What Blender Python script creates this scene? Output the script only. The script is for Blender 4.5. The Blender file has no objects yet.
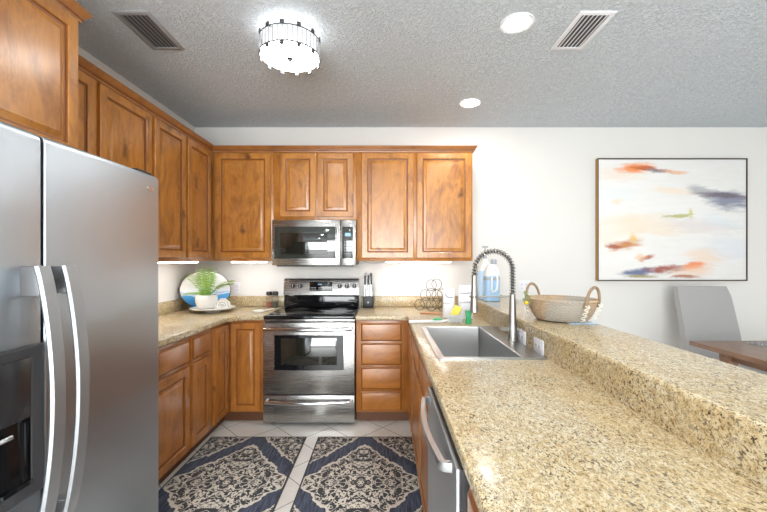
import bpy, bmesh, math, random
from mathutils import Vector, Matrix
PI = math.pi
random.seed(7)
S = bpy.context.scene
COL = S.collection

# ------------------------------------------------------------------ camera
CH = 1.38                      # eye height
F = 374.0                      # focal length in pixels of the 767x512 frame
cam_d = bpy.data.cameras.new('camera')
cam = bpy.data.objects.new('camera', cam_d); COL.objects.link(cam)
cam_d.sensor_fit = 'HORIZONTAL'; cam_d.sensor_width = 36.0
cam_d.lens = F / 767.0 * 36.0
cam_d.shift_x = -1.5 / 767.0
cam_d.shift_y = 4.0 / 767.0
cam_d.clip_start = 0.02
cam.location = (0, 0, CH); cam.rotation_euler = (PI / 2, 0, 0)
S.camera = cam
# ------------------------------------------------------------------ colour management
S.view_settings.view_transform = 'Standard'
S.view_settings.look = 'None'
S.view_settings.gamma = 1.0
S.view_settings.use_curve_mapping = False
S.view_settings.exposure = 0.45
try:
    S.cycles.use_denoising = True
    S.cycles.max_bounces = 10
    S.cycles.diffuse_bounces = 6
    S.cycles.sample_clamp_indirect = 6.0
    S.cycles.caustics_reflective = False
    S.cycles.caustics_refractive = False
except Exception:
    pass
# ------------------------------------------------------------------ world: pale sky over a lawn
W = bpy.data.worlds.new('sky'); S.world = W; W.use_nodes = True
wn = W.node_tree; wn.nodes.clear()
w_out = wn.nodes.new('ShaderNodeOutputWorld'); w_bg = wn.nodes.new('ShaderNodeBackground')
w_tc = wn.nodes.new('ShaderNodeTexCoord'); w_sx = wn.nodes.new('ShaderNodeSeparateXYZ')
w_r = wn.nodes.new('ShaderNodeValToRGB'); w_m = wn.nodes.new('ShaderNodeMapRange')
w_m.inputs['From Min'].default_value = -1; w_m.inputs['From Max'].default_value = 1
wn.links.new(w_tc.outputs['Generated'], w_sx.inputs[0]); wn.links.new(w_sx.outputs['Z'], w_m.inputs['Value'])
wn.links.new(w_m.outputs[0], w_r.inputs[0]); wn.links.new(w_r.outputs[0], w_bg.inputs[0]); wn.links.new(w_bg.outputs[0], w_out.inputs[0])
er = w_r.color_ramp.elements
er[0].position = 0.0; er[0].color = (.16, .22, .08, 1)
er[1].position = 1.0; er[1].color = (.55, .72, 1, 1)
for p, c in ((.49, (.25, .32, .12, 1)), (.54, (.85, .9, .95, 1))):
    e = er.new(p); e.color = c
w_bg.inputs[1].default_value = 0.9


def area_light(name, loc, rot, sx, sy, power, col):
    l = bpy.data.lights.new(name, 'AREA'); l.shape = 'RECTANGLE'; l.size = sx; l.size_y = sy
    l.energy = power; l.color = col
    o = bpy.data.objects.new(name, l); COL.objects.link(o); o.location = loc; o.rotation_euler = rot
    return o


# added lamps for daylight at the invented rear window and sliding door
area_light('added_light_rear_window', (-.1, -3.42, 1.2), (PI / 2, 0, 0), 3.2, 2.1, 245, (.95, .98, 1))
area_light('added_light_sliding_door', (5.42, .4, 1.15), (PI / 2, 0, PI / 2), 2.4, 2.0, 14, (.97, .985, 1))
FIXTURE_E, SHADE_E, RECESS_E, LED_E = 13.0, .42, 95.0, 38.0


# ------------------------------------------------------------------ node helpers
class NT:
    def __init__(s, name):
        s.m = bpy.data.materials.new(name); s.m.use_nodes = True
        s.t = s.m.node_tree; s.t.nodes.clear()
        s.out = s.n('ShaderNodeOutputMaterial'); s.b = s.n('ShaderNodeBsdfPrincipled')
        s.l(s.b.outputs[0], s.out.inputs[0])

    def n(s, k, **kw):
        nd = s.t.nodes.new(k)
        for a, v in kw.items(): setattr(nd, a, v)
        return nd

    def l(s, a, b): s.t.links.new(a, b)

    def put(s, sock, v):
        if v is None: return
        if hasattr(v, 'is_output'): s.l(v, sock)
        elif isinstance(v, (tuple, list)) and len(v) == 3 and sock.type == 'RGBA': sock.default_value = (*v, 1)
        else: sock.default_value = v

    def set(s, **kw):
        for k, v in kw.items(): s.put(s.b.inputs[k.replace('_', ' ')], v)
        return s

    def coord(s, kind='Object'): return s.n('ShaderNodeTexCoord').outputs[kind]

    def mapv(s, v, loc=(0, 0, 0), rot=(0, 0, 0), sc=(1, 1, 1), vt='POINT'):
        m = s.n('ShaderNodeMapping', vector_type=vt); s.l(v, m.inputs[0])
        m.inputs[1].default_value = loc; m.inputs[2].default_value = rot; m.inputs[3].default_value = sc
        return m.outputs[0]

    def noise(s, v, sc, det=2, rough=.5, dist=0, out=0):
        k = s.n('ShaderNodeTexNoise'); s.l(v, k.inputs['Vector'])
        k.inputs['Scale'].default_value = sc; k.inputs['Detail'].default_value = det
        k.inputs['Roughness'].default_value = rough; k.inputs['Distortion'].default_value = dist
        return k.outputs[out]

    def voro(s, v, sc, out='Distance', feature='F1', rnd=1.0):
        k = s.n('ShaderNodeTexVoronoi', feature=feature); s.l(v, k.inputs['Vector'])
        k.inputs['Scale'].default_value = sc; k.inputs['Randomness'].default_value = rnd
        return k.outputs[out]

    def math(s, op, a, b=None, c=None, clamp=False):
        k = s.n('ShaderNodeMath', operation=op, use_clamp=clamp)
        for i, v in enumerate((a, b, c)): s.put(k.inputs[i], v)
        return k.outputs[0]

    def vmath(s, op, a, b=None):
        k = s.n('ShaderNodeVectorMath', operation=op)
        s.put(k.inputs[0], a)
        if b is not None: s.put(k.inputs[1], b)
        return k.outputs[1] if op in ('LENGTH', 'DISTANCE', 'DOT_PRODUCT') else k.outputs[0]

    def mr(s, v, a, b, c=0.0, d=1.0, smooth=False):
        k = s.n('ShaderNodeMapRange', clamp=True)
        if smooth: k.interpolation_type = 'SMOOTHSTEP'
        s.l(v, k.inputs[0])
        for i, x in enumerate((a, b, c, d)): k.inputs[i + 1].default_value = x
        return k.outputs[0]

    def mix(s, f, a, b, mode='MIX'):
        k = s.n('ShaderNodeMix', data_type='RGBA', blend_type=mode)
        s.put(k.inputs[0], f); s.put(k.inputs[6], a); s.put(k.inputs[7], b)
        return k.outputs[2]

    def ramp(s, v, stops):
        k = s.n('ShaderNodeValToRGB'); s.l(v, k.inputs[0]); e = k.color_ramp.elements
        e[0].position, e[0].color = stops[0][0], (*stops[0][1], 1)
        e[1].position, e[1].color = stops[-1][0], (*stops[-1][1], 1)
        for p, c in stops[1:-1]:
            q = e.new(p); q.color = (*c, 1)
        return k.outputs[0]

    def bump(s, h, strength=.2, dist=.01):
        k = s.n('ShaderNodeBump'); s.l(h, k.inputs['Height'])
        k.inputs['Strength'].default_value = strength; k.inputs['Distance'].default_value = dist
        s.l(k.outputs[0], s.b.inputs['Normal'])

    def rnd_coord(s, scale=7.0):
        r = s.n('ShaderNodeObjectInfo').outputs['Random']
        c = s.n('ShaderNodeCombineXYZ')
        for i, f in enumerate((1, 1.7, 2.3)): s.l(s.math('MULTIPLY', r, scale * f), c.inputs[i])
        return s.vmath('ADD', s.coord(), c.outputs[0])


def plain(name, col, rough=.5, metal=0.0, **kw):
    t = NT(name); v = t.coord(); n = t.noise(v, 40, 3)
    t.set(Base_Color=t.mix(t.mr(n, .3, .7, 0, .06), col, tuple(c * .8 for c in col)), Roughness=rough, Metallic=metal, **kw)
    return t.m


def emit(name, col, strength, base=(.9, .9, .9)):
    t = NT(name); t.set(Base_Color=base, Emission_Color=col, Emission_Strength=strength, Roughness=.4)
    return t.m


def wood(name, axis, light, mid, dark, rough=.3, coat=.5, knots=True):
    t = NT(name); v = t.rnd_coord()
    g = {'z': (1, 1, .12), 'x': (.12, 1, 1), 'y': (1, .12, 1)}[axis]
    sv = t.mapv(v, sc=g)
    warp = t.noise(t.mapv(v, sc=tuple(.5 + .5 * q for q in g)), 3.0, 2, .5)
    n1 = t.noise(t.vmath('ADD', sv, t.mapv(t.noise(v, 2.2, 2, .5, 0, 1), sc=(.12, .12, .12))), 16, 3, .55, .6)
    n2 = t.noise(sv, 160, 2, .6)
    blot = t.noise(t.mapv(v, sc=tuple(.45 + .55 * q for q in g)), 7.5, 4, .62, .9)
    c = t.ramp(n1, [(.25, mid), (.5, light), (.75, mid)])
    c = t.mix(t.mr(blot, .46, .70, 0, .66), c, dark)
    c = t.mix(t.mr(n2, .35, .7, 0, .16), c, dark)
    if knots:
        kv = t.vmath('ADD', t.mapv(v, sc=(g[0] * .45 + .55, 0, g[2] * .45 + .55)), t.mapv(t.noise(v, 9, 2, .5, 0, 1), sc=(.10, .10, .10)))
        k = t.voro(kv, 4.2)
        c = t.mix(t.mr(k, .02, .17, .85, 0, True), c, tuple(q * .45 for q in dark))
        k2 = t.noise(kv, 11, 3, .6, 1.5); c = t.mix(t.math('MULTIPLY', t.mr(k2, .56, .70, 0, .6), t.mr(k, .1, .42, 1, .1)), c, tuple(q * .8 for q in dark))
    t.set(Base_Color=c, Roughness=t.mr(n2, .2, .8, rough - .04, rough + .06), Coat_Weight=coat, Coat_Roughness=.22)
    t.bump(n2, .04, .002)
    return t.m


def granite(name):
    t = NT(name); v = t.coord()
    w = t.vmath('ADD', v, t.mapv(t.noise(v, 18, 2, .5, 0, 1), sc=(.02, .02, .02)))
    st = t.mapv(w, rot=(.3, .2, .95), sc=(1.7, 1, 1.2))
    big = t.noise(w, 4.5, 3, .6, .5); med = t.noise(st, 52, 5, .7, .5)
    c = t.ramp(med, [(.30, (.34, .245, .125)), (.42, (.53, .42, .245)), (.52, (.64, .555, .375)), (.64, (.70, .65, .52)), (.8, (.76, .73, .66))])
    c = t.mix(t.mr(big, .40, .62, .45, 0), c, (.90, .77, .55), 'MULTIPLY')
    f3 = t.noise(t.mapv(st, loc=(3, 1, 2)), 60, 4, .65, .5); c = t.mix(t.mr(f3, .56, .63, 0, .75), c, (.34, .28, .20))
    f1 = t.noise(st, 95, 3, .6, .3); dens = t.mr(t.noise(w, 10, 2), .34, .56, .35, 1)
    c = t.mix(t.math('MULTIPLY', t.mr(f1, .56, .605), t.math('MULTIPLY', dens, .95)), c, (.06, .042, .026))
    f2 = t.noise(t.mapv(st, loc=(7, 3, 1)), 210, 2, .6); c = t.mix(t.mr(f2, .565, .62, 0, .85), c, (.13, .09, .05))
    c = t.mix(1.0, c, (1, .98, .95), 'MULTIPLY')
    t.set(Base_Color=c, Roughness=.22, Specular_IOR_Level=.32, Coat_Weight=.1, Coat_Roughness=.05)
    return t.m


def steel(name, col=(.62, .62, .62), rough=.27, wavy=0.0, axis='z'):
    t = NT(name); v = t.coord()
    sc = {'z': (1, 1, .01), 'x': (.01, 1, 1), 'y': (1, .01, 1)}[axis]
    n = t.noise(t.mapv(v, sc=sc), 500, 2, .5)
    t.set(Base_Color=col, Metallic=1.0, Roughness=t.mr(n, .3, .7, rough - .03, rough + .05))
    h = t.math('MULTIPLY', n, .02)
    if wavy: h = t.math('ADD', h, t.math('MULTIPLY', t.noise(t.mapv(v, sc=(1, .45, 1.6)), 2.6, 1, .4), wavy))
    t.bump(h, .35, .02)
    return t.m


# ------------------------------------------------------------------ materials
M = {}
L_, M_, D_ = (.55, .228, .038), (.40, .143, .019), (.17, .047, .006)
M['wood_v'] = wood('cabinet_wood_vertical', 'z', L_, M_, D_)
M['wood_h'] = wood('cabinet_wood_horizontal', 'x', L_, M_, D_, knots=False)
M['wood_body'] = wood('cabinet_wood_frame', 'z', (.50, .205, .038), (.41, .15, .023), (.23, .066, .009), knots=False)
M['wood_base'] = wood('base_cabinet_wood_vertical', 'z', (.46, .175, .030), (.34, .115, .017), (.16, .044, .006))
M['wood_base_h'] = wood('base_cabinet_wood_horizontal', 'x', (.46, .175, .030), (.38, .13, .020), (.20, .056, .008), knots=False)
M['wood_base_body'] = wood('base_cabinet_frame', 'z', (.39, .14, .025), (.31, .105, .017), (.17, .048, .007), knots=False)
M['glaze'] = plain('dark_glaze', (.24, .078, .013), .35)
M['crown'] = wood('crown_wood', 'x', (.40, .155, .034), (.32, .115, .023), (.17, .055, .011), knots=False)
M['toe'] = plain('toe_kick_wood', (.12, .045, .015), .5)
M['granite'] = granite('granite')
M['fridge'] = steel('fridge_steel', (.48, .525, .57), .35, 1.0, 'y')
M['steel'] = steel('brushed_steel', (.43, .42, .405), .25, .03, 'x')
M['steel_v'] = steel('brushed_steel_upright', (.42, .445, .47), .48, .1, 'z')
M['satin'] = steel('satin_steel', (.44, .455, .47), .36, 0, 'y')
M['sinksteel'] = steel('sink_steel', (.50, .50, .495), .30, .05, 'y')
M['chrome'] = steel('polished_steel', (.78, .78, .78), .14, 0, 'z')
M['nickel'] = steel('brushed_nickel', (.40, .385, .36), .40, 0, 'z')
M['spring'] = steel('spring_steel', (.42, .41, .39), .25, 0, 'z')
M['hose'] = plain('black_hose', (.03, .03, .03), .5)
M['black'] = plain('black_plastic', (.010, .010, .011), .45)
M['blackgloss'] = plain('black_glass', (.008, .008, .009), .06)
M['ovenglass'] = plain('oven_glass', (.018, .018, .014), .05, 0, Specular_IOR_Level=.9)
M['mwglass'] = plain('microwave_glass', (.035, .042, .038), .07, 0, Specular_IOR_Level=.8)
M['darkgrey'] = plain('dark_grey_plastic', (.045, .045, .048), .4)
M['mountgrey'] = plain('mount_grey', (.17, .17, .175), .35, .3)
M['ductgrey'] = plain('duct_grey', (.09, .09, .095), .6)
M['grey'] = plain('grey_plastic', (.3, .3, .31), .45)
M['mesh_black'] = plain('dispenser_panel', (.03, .03, .032), .2)
M['white'] = plain('white_ceramic', (.82, .81, .78), .25)
M['whiteplastic'] = plain('white_plastic', (.80, .80, .838), .4)
M['burner'] = plain('burner_print', (.075, .075, .08), .12)
M['display'] = emit('display_digits', (.35, .7, 1.0), .6, (.05, .1, .15))
M['print'] = plain('panel_print', (.45, .45, .46), .5)
M['wire'] = plain('black_wire', (.02, .018, .016), .4, .6)
M['led'] = emit('led_strip', (1, .985, .965), LED_E)
M['recess'] = emit('recessed_lens', (1, .985, .965), RECESS_E)
M['lamp_top'] = emit('lamp_upper_face', (1, .985, .965), 3.2)
M['shade_glow'] = emit('glowing_shade', (1, .985, .965), SHADE_E)
M['diffuser'] = emit('frosted_diffuser', (1, .985, .965), FIXTURE_E)
M['tablewood'] = wood('table_wood', 'y', (.26, .135, .072), (.19, .09, .045), (.10, .045, .022), .35, .3, False)
M['board'] = wood('board_wood', 'x', (.52, .24, .10), (.45, .19, .07), (.3, .11, .04), .5, 0, False)
M['chairfab'] = None
t = NT('grey_upholstery'); v = t.coord(); n = t.noise(v, 400, 2)
t.set(Base_Color=t.mix(n, (.33, .325, .32), (.42, .41, .405)), Roughness=.9, Sheen_Weight=.2); t.bump(n, .2, .002); M['chairfab'] = t.m
# wall and ceiling paint
t = NT('wall_paint'); v = t.coord(); n = t.noise(v, 90, 3)
t.set(Base_Color=t.mix(n, (.76, .745, .72), (.74, .725, .70)), Roughness=.75); t.bump(n, .06, .004); M['wall'] = t.m
t = NT('textured_ceiling_paint'); v = t.coord(); n = t.noise(v, 66, 4, .62, .3)
k = t.mr(n, .47, .60, 0, 1, True)
t.set(Base_Color=t.mix(k, (.60, .65, .70), (.70, .75, .79)), Roughness=.85); t.bump(k, .75, .009); M['ceil'] = t.m
# diagonal floor tile
t = NT('floor_tile'); v = t.mapv(t.coord(), loc=(0, 0, 0), rot=(0, 0, PI / 4))
br = t.n('ShaderNodeTexBrick', offset=0.0, squash=1.0)
T_ = .305
v2 = t.mapv(v, loc=(.055, -.03, 0), sc=(1, 1, 1)); t.l(v2, br.inputs['Vector'])
br.inputs['Color1'].default_value = (.80, .78, .73, 1); br.inputs['Color2'].default_value = (.83, .81, .77, 1); br.inputs['Mortar'].default_value = (.20, .17, .13, 1)
for nm, x in (('Scale', 1.0), ('Mortar Size', .0028), ('Mortar Smooth', .2), ('Brick Width', T_), ('Row Height', T_)): br.inputs[nm].default_value = x
n = t.noise(v, 7, 4, .6)
t.set(Base_Color=t.mix(t.mr(n, .4, .7, 0, .25), br.outputs[0], (.6, .55, .48), 'MULTIPLY'), Roughness=.28); t.bump(br.outputs['Fac'], -.3, .003); M['tile'] = t.m
# rug
t = NT('woven_rug'); v = t.coord(); av = t.vmath('ABSOLUTE', v); sp = t.n('ShaderNodeSeparateXYZ'); t.l(av, sp.inputs[0])
x, y = sp.outputs[0], sp.outputs[1]
jit = t.math('MULTIPLY', t.math('SUBTRACT', t.noise(av, 22, 1), .5), .10)
s_ = t.math('ADD', t.math('ADD', y, t.math('MULTIPLY', x, 1.24)), jit)
def ridge(loc, sc, wd, ds=.9): return t.mr(t.math('ABSOLUTE', t.math('SUBTRACT', t.noise(t.mapv(av, loc=loc), sc, 1, .4, ds), .5)), wd, wd + .012, 1, 0)
motif = t.math('MAXIMUM', ridge((.3, 1.1, 0), 19, .037), ridge((2.3, .4, 0), 13, .024, 1.2))
motif = t.math('MAXIMUM', motif, t.mr(t.noise(t.mapv(av, loc=(4.1, 2.2, 0)), 24, 1, .4, .6), .625, .64))
hole = ridge((5, 2, 0), 26, .016)
motif = t.math('MULTIPLY', motif, t.math('SUBTRACT', 1.0, hole))
cream = t.mix(t.noise(v, 160, 2), (.60, .56, .48), (.74, .70, .61)); char = (.035, .036, .042)
stk = t.noise(t.mapv(v, sc=(1, .06, 1)), 150, 2, .6)
navy = t.mix(t.mr(stk, .35, .72), (.012, .017, .036), (.10, .125, .19))
pat = t.mix(motif, char, cream)
edge = t.mr(t.math('ABSOLUTE', t.math('SUBTRACT', s_, .468)), .012, .017, 1, 0)
edge2 = t.mr(t.math('ABSOLUTE', t.math('SUBTRACT', s_, .655)), .009, .013, 1, 0)
band = t.math('MULTIPLY', t.mr(s_, .478, .482), t.mr(s_, .638, .642, 1, 0))
c = t.mix(band, pat, navy); c = t.mix(t.math('MAXIMUM', edge, edge2), c, cream)
bord = t.math('MAXIMUM', t.mr(x, .357, .36), t.mr(y, .585, .588)); c = t.mix(bord, c, char)
t.set(Base_Color=c, Roughness=.95, Sheen_Weight=.1); t.bump(t.noise(v, 300, 2), .5, .004); M['rug'] = t.m
M['rugback'] = plain('rug_edge_binding', (.03, .03, .036), .9)
# abstract canvas: u across 0..1, v up 0..1 from a local frame in metres
CW, CHH = 1.44, 1.175


def canvas_mat():
    t = NT('abstract_canvas'); v = t.coord()
    u = t.mapv(v, loc=(.5, 0, .5), sc=(1 / CW, 1, 1 / CHH))
    wob = t.vmath('ADD', u, t.mapv(t.noise(t.mapv(v, sc=(1, 1, 2.2)), 3.2, 4, .62, .8, 1), loc=(-.035, 0, -.035), sc=(.07, .07, .07)))
    st = t.noise(t.mapv(v, sc=(.35, 1, 2)), 9, 4, .65, .7)
    c = t.mix(t.mr(st, .3, .75), (.80, .78, .75), (.84, .835, .83))
    B = [(120, 85, 90, 22, 0, (.86, .66, .5), .4), (95, 300, 85, 55, .1, (.86, .70, .52), .42), (230, 275, 95, 30, .2, (.86, .68, .47), .45), (400, 278, 100, 22, .15, (.68, .58, .58), .4),
         (520, 365, 80, 40, 0, (.68, .73, .83), .4), (110, 160, 60, 30, 0, (.72, .80, .84), .35), (490, 262, 70, 18, .3, (.66, .74, .82), .4), (430, 395, 60, 24, .2, (.88, .62, .42), .5), (310, 148, 60, 12, .1, (.9, .7, .5), .5), (105, 188, 22, 10, 0, (.9, .65, .45), .6),
         (172, 66, 52, 13, -.05, (.86, .28, .08), .95), (225, 70, 50, 6, .1, (.5, .12, .04), .9), (262, 77, 36, 6, .12, (.22, .24, .3), .9), (320, 80, 45, 6, .05, (.86, .42, .2), .7), (420, 150, 45, 14, .2, (.34, .34, .38), .7), (516, 184, 66, 27, .16, (.22, .24, .33), .92),
         (505, 168, 70, 9, .12, (.16, .12, .15), .8), (338, 242, 50, 5, -.12, (.45, .46, .12), .85), (376, 232, 7, 17, 0, (.62, .58, .16), .8), (132, 350, 42, 14, -.25, (.55, .20, .05), .92), (92, 356, 22, 8, 0, (.36, .08, .03), .9), (158, 330, 10, 14, 0, (.8, .55, .15), .8), (212, 398, 24, 7, -.4, (.45, .13, .06), .9), (188, 395, 16, 12, 0, (.85, .55, .35), .7),
         (195, 450, 66, 12, -.15, (.12, .15, .28), .95), (280, 440, 64, 11, -.08, (.36, .09, .06), .92), (388, 428, 32, 11, -.2, (.86, .26, .09), .95), (395, 448, 60, 16, 0, (.88, .55, .36), .6), (190, 468, 46, 5, 0, (.30, .26, .06), .8), (352, 470, 40, 4, 0, (.4, .12, .04), .8)]
    for (px, py, sx, sy, a, col, k) in B:
        d = t.vmath('LENGTH', t.mapv(wob, loc=((px - 40) / 537, 0, 1 - (py - 38) / 437), rot=(0, -a, 0) if False else (0, a, 0), sc=(sx * 1.3 / 537, 9, sy * 1.3 / 437), vt='TEXTURE'))
        m = t.mr(t.math('ADD', d, t.math('MULTIPLY', t.math('SUBTRACT', st, .5), 1.7)), .35, 1.35, k, 0, True)
        c = t.mix(m, c, col)
    t.set(Base_Color=c, Roughness=.6); t.bump(st, .15, .003)
    return t.m


M['canvas'] = canvas_mat()
M['gold'] = plain('gold_frame', (.42, .24, .09), .35, .7)
M['bronze'] = plain('dark_bronze', (.09, .06, .04), .4, .4)
# oval seascape plate
t = NT('seascape'); v = t.coord(); sp = t.n('ShaderNodeSeparateXYZ'); t.l(v, sp.inputs[0])
z = t.math('ADD', sp.outputs[2], t.math('MULTIPLY', t.math('SUBTRACT', t.noise(t.mapv(v, sc=(1, 1, 3)), 7, 3), .5), .09))
c = t.ramp(t.mr(z, -.18, .18), [(0, (.03, .16, .42)), (.26, (.06, .30, .62)), (.33, (.10, .34, .62)), (.35, (.55, .66, .78)), (.41, (.36, .46, .62)), (.46, (.62, .68, .74)), (.55, (.60, .61, .60)), (1, (.64, .62, .57))])
t.set(Base_Color=c, Roughness=.18); M['sea'] = t.m
# plant
t = NT('frond_green'); v = t.rnd_coord(); n = t.noise(v, 14, 2)
t.set(Base_Color=t.mix(n, (.09, .25, .03), (.36, .55, .11)), Roughness=.5, Subsurface_Weight=.0); M['leaf'] = t.m
M['soil'] = plain('potting_soil', (.05, .035, .02), .9)
# basket
t = NT('seagrass_weave'); v = t.coord(); n = t.noise(v, 60, 3); n2 = t.noise(v, 5, 2)
c = t.mix(n, (.34, .22, .12), (.60, .46, .31)); c = t.mix(t.mr(n2, .5, .62, 0, .65), c, (.36, .38, .37))
t.set(Base_Color=c, Roughness=.8); M['weave'] = t.m
M['cane'] = wood('cane', 'x', (.36, .25, .15), (.28, .19, .11), (.16, .1, .05), .6, 0, False)
M['lace'] = plain('white_lacing', (.78, .75, .68), .8)
M['blue'] = plain('blue_plastic', (.36, .56, .80), .3, 0, Subsurface_Weight=0)
M['paleblue'] = plain('pale_blue_plastic', (.50, .68, .86), .3)
M['clearwhite'] = plain('milky_plastic', (.80, .82, .82), .3)
M['greycap'] = plain('grey_cap', (.36, .39, .44), .4)
M['yellow'] = plain('yellow_sponge', (.85, .72, .12), .9)
M['green'] = plain('green_plastic', (.02, .36, .12), .3)
M['scrub'] = plain('green_scourer', (.05, .2, .08), .95)
M['bristle'] = plain('white_bristles', (.74, .76, .75), .8)
M['ink'] = plain('grey_ink', (.16, .17, .18), .6)
M['pinksalt'] = plain('pink_salt', (.62, .24, .16), .8)
M['pepper'] = plain('dark_pepper', (.22, .19, .15), .8)
M['yflower'] = plain('yellow_flower', (.85, .55, .03), .7)
M['dryleaf'] = plain('dried_leaf', (.28, .30, .14), .8)
t = NT('clear_glass'); t.set(Base_Color=(.95, .97, .97), Roughness=.03, Transmission_Weight=1.0, IOR=1.15, Alpha=.55); M['glass'] = t.m
M['clipglass'] = plain('smoky_crystal', (.07, .07, .075), .15)
t = NT('crystal'); t.set(Base_Color=(.55, .56, .58), Roughness=.08, Transmission_Weight=.35, IOR=1.45); M['crystal'] = t.m
t = NT('window_glass'); t.set(Base_Color=(.95, .97, 1), Roughness=.02, Transmission_Weight=1.0, IOR=1.02, Alpha=.15); M['winglass'] = t.m
t = NT('woven_placemat'); v = t.coord(); k = t.voro(t.mapv(v, sc=(1, 1, 0)), 55, 'Distance')
t.set(Base_Color=t.mix(t.mr(k, .25, .5), (.72, .71, .69), (.22, .22, .23)), Roughness=.85); M['mat'] = t.m


# ------------------------------------------------------------------ mesh builder
class MB:
    def __init__(s): s.bm = bmesh.new()

    def box(s, x0, x1, y0, y1, z0, z1, bev=0.0, seg=2, mat=0):
        r = bmesh.ops.create_cube(s.bm, size=1.0); vs = r['verts']
        for v in vs:
            v.co = Vector((x0 + (v.co.x + .5) * (x1 - x0), y0 + (v.co.y + .5) * (y1 - y0), z0 + (v.co.z + .5) * (z1 - z0)))
        fs = {f for v in vs for f in v.link_faces}
        for f in fs: f.material_index = mat
        if bev > 0:
            es = list({e for v in vs for e in v.link_edges})
            bmesh.ops.bevel(s.bm, geom=es, offset=bev, segments=seg, affect='EDGES', profile=.5, clamp_overlap=True)
        return s

    def rings(s, rings, closed=True, cap0=True, cap1=True, mat=0, mats=None):
        """loft through a list of vertex rings (each a list of coordinates)"""
        vr = [[s.bm.verts.new(p) for p in r] for r in rings]
        n = len(vr[0])
        for i in range(len(vr) - 1):
            for j in range(n if closed else n - 1):
                k = (j + 1) % n
                try:
                    f = s.bm.faces.new((vr[i][j], vr[i][k], vr[i + 1][k], vr[i + 1][j])); f.material_index = mats[i] if mats else mat
                except ValueError: pass
        if cap0:
            f = s.bm.faces.new(list(reversed(vr[0]))); f.material_index = mat if not mats else mats[0]
        if cap1:
            f = s.bm.faces.new(vr[-1]); f.material_index = mat if not mats else mats[-1]
        return s

    def lathe(s, prof, seg=32, c=(0, 0, 0), mat=0, sx=1.0, sy=1.0, cap0=True, cap1=True):
        R = [[(c[0] + r * sx * math.cos(2 * PI * j / seg), c[1] + r * sy * math.sin(2 * PI * j / seg), c[2] + z) for j in range(seg)] for r, z in prof]
        return s.rings(R, True, cap0, cap1, mat)

    def sweep(s, path, prof, up=(0, 0, 1), closed=False, scales=None, mat=0):
        """sweep a 2-D profile [(a,b)] along a 3-D path, parallel transport"""
        P = [Vector(p) for p in path]; n = len(P); R = []; prev = None
        for i in range(n):
            if closed: t = P[(i + 1) % n] - P[(i - 1) % n]
            else: t = P[min(i + 1, n - 1)] - P[max(i - 1, 0)]
            t.normalize()
            if prev is None:
                u = Vector(up); u = u - t * u.dot(t)
                if u.length < 1e-4: u = Vector((1, 0, 0)) - t * t.x
                u.normalize()
            else:
                u = prev - t * prev.dot(t); u.normalize()
            prev = u; w = t.cross(u); k = scales[i] if scales else 1.0
            R.append([P[i] + w * a * k + u * b * k for a, b in prof])
        if closed: R.append(R[0]); return s.rings(R, True, False, False, mat)
        return s.rings(R, True, True, True, mat)

    def tube(s, path, r, seg=10, closed=False, scales=None, mat=0):
        return s.sweep(path, [(r * math.cos(2 * PI * j / seg), r * math.sin(2 * PI * j / seg)) for j in range(seg)], closed=closed, scales=scales, mat=mat)

    def rod(s, a, b, r, seg=12, r2=None, mat=0):
        return s.tube([a, b], r, seg, scales=[1, (r2 / r) if r2 else 1], mat=mat)

    def ring(s, c, r, tr, axis='z', n=32, seg=8, mat=0, ry=None):
        pts = []
        for j in range(n):
            a = 2 * PI * j / n; p, q = r * math.cos(a), (ry or r) * math.sin(a)
            pts.append({'z': (c[0] + p, c[1] + q, c[2]), 'y': (c[0] + p, c[1], c[2] + q), 'x': (c[0], c[1] + p, c[2] + q)}[axis])
        return s.tube(pts, tr, seg, True, mat=mat)

    def ball(s, c, r, sc=(1, 1, 1), u=20, v=12, mat=0):
        rr = bmesh.ops.create_uvsphere(s.bm, u_segments=u, v_segments=v, radius=r)
        for q in rr['verts']: q.co = Vector((c[0] + q.co.x * sc[0], c[1] + q.co.y * sc[1], c[2] + q.co.z * sc[2]))
        for f in {f for q in rr['verts'] for f in q.link_faces}: f.material_index = mat
        return s

    def prism(s, loops, z0, z1, bev=0.0, seg=3, mat=0, top_only=False):
        """horizontal slab from an outer loop and holes"""
        bm = s.bm; es = []; n0 = set(bm.verts)
        for lp in loops:
            vs = [bm.verts.new((p[0], p[1], z0)) for p in lp]
            es += [bm.edges.new((vs[i], vs[(i + 1) % len(vs)])) for i in range(len(vs))]
        if len(loops) == 1:
            f0 = [bm.faces.new(vs)]
        else:
            f0 = [g for g in bmesh.ops.triangle_fill(bm, edges=es, use_beauty=True)['geom'] if isinstance(g, bmesh.types.BMFace)]
        ex = bmesh.ops.extrude_face_region(bm, geom=f0)
        for g in ex['geom']:
            if isinstance(g, bmesh.types.BMVert): g.co.z = z1
        allf = {f for v in bm.verts if v not in n0 for f in v.link_faces}
        bmesh.ops.recalc_face_normals(bm, faces=list(allf))
        for f in allf: f.material_index = mat
        if bev > 0:
            be = [e for f in allf for e in f.edges if len(e.link_faces) == 2 and abs(e.verts[0].co.z - e.verts[1].co.z) < 1e-6 and e.calc_face_angle(0) > 1.0 and (not top_only or e.verts[0].co.z > (z0 + z1) / 2)]
            bmesh.ops.bevel(bm, geom=list(set(be)), offset=bev, segments=seg, affect='EDGES', profile=.5)
        return s

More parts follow.
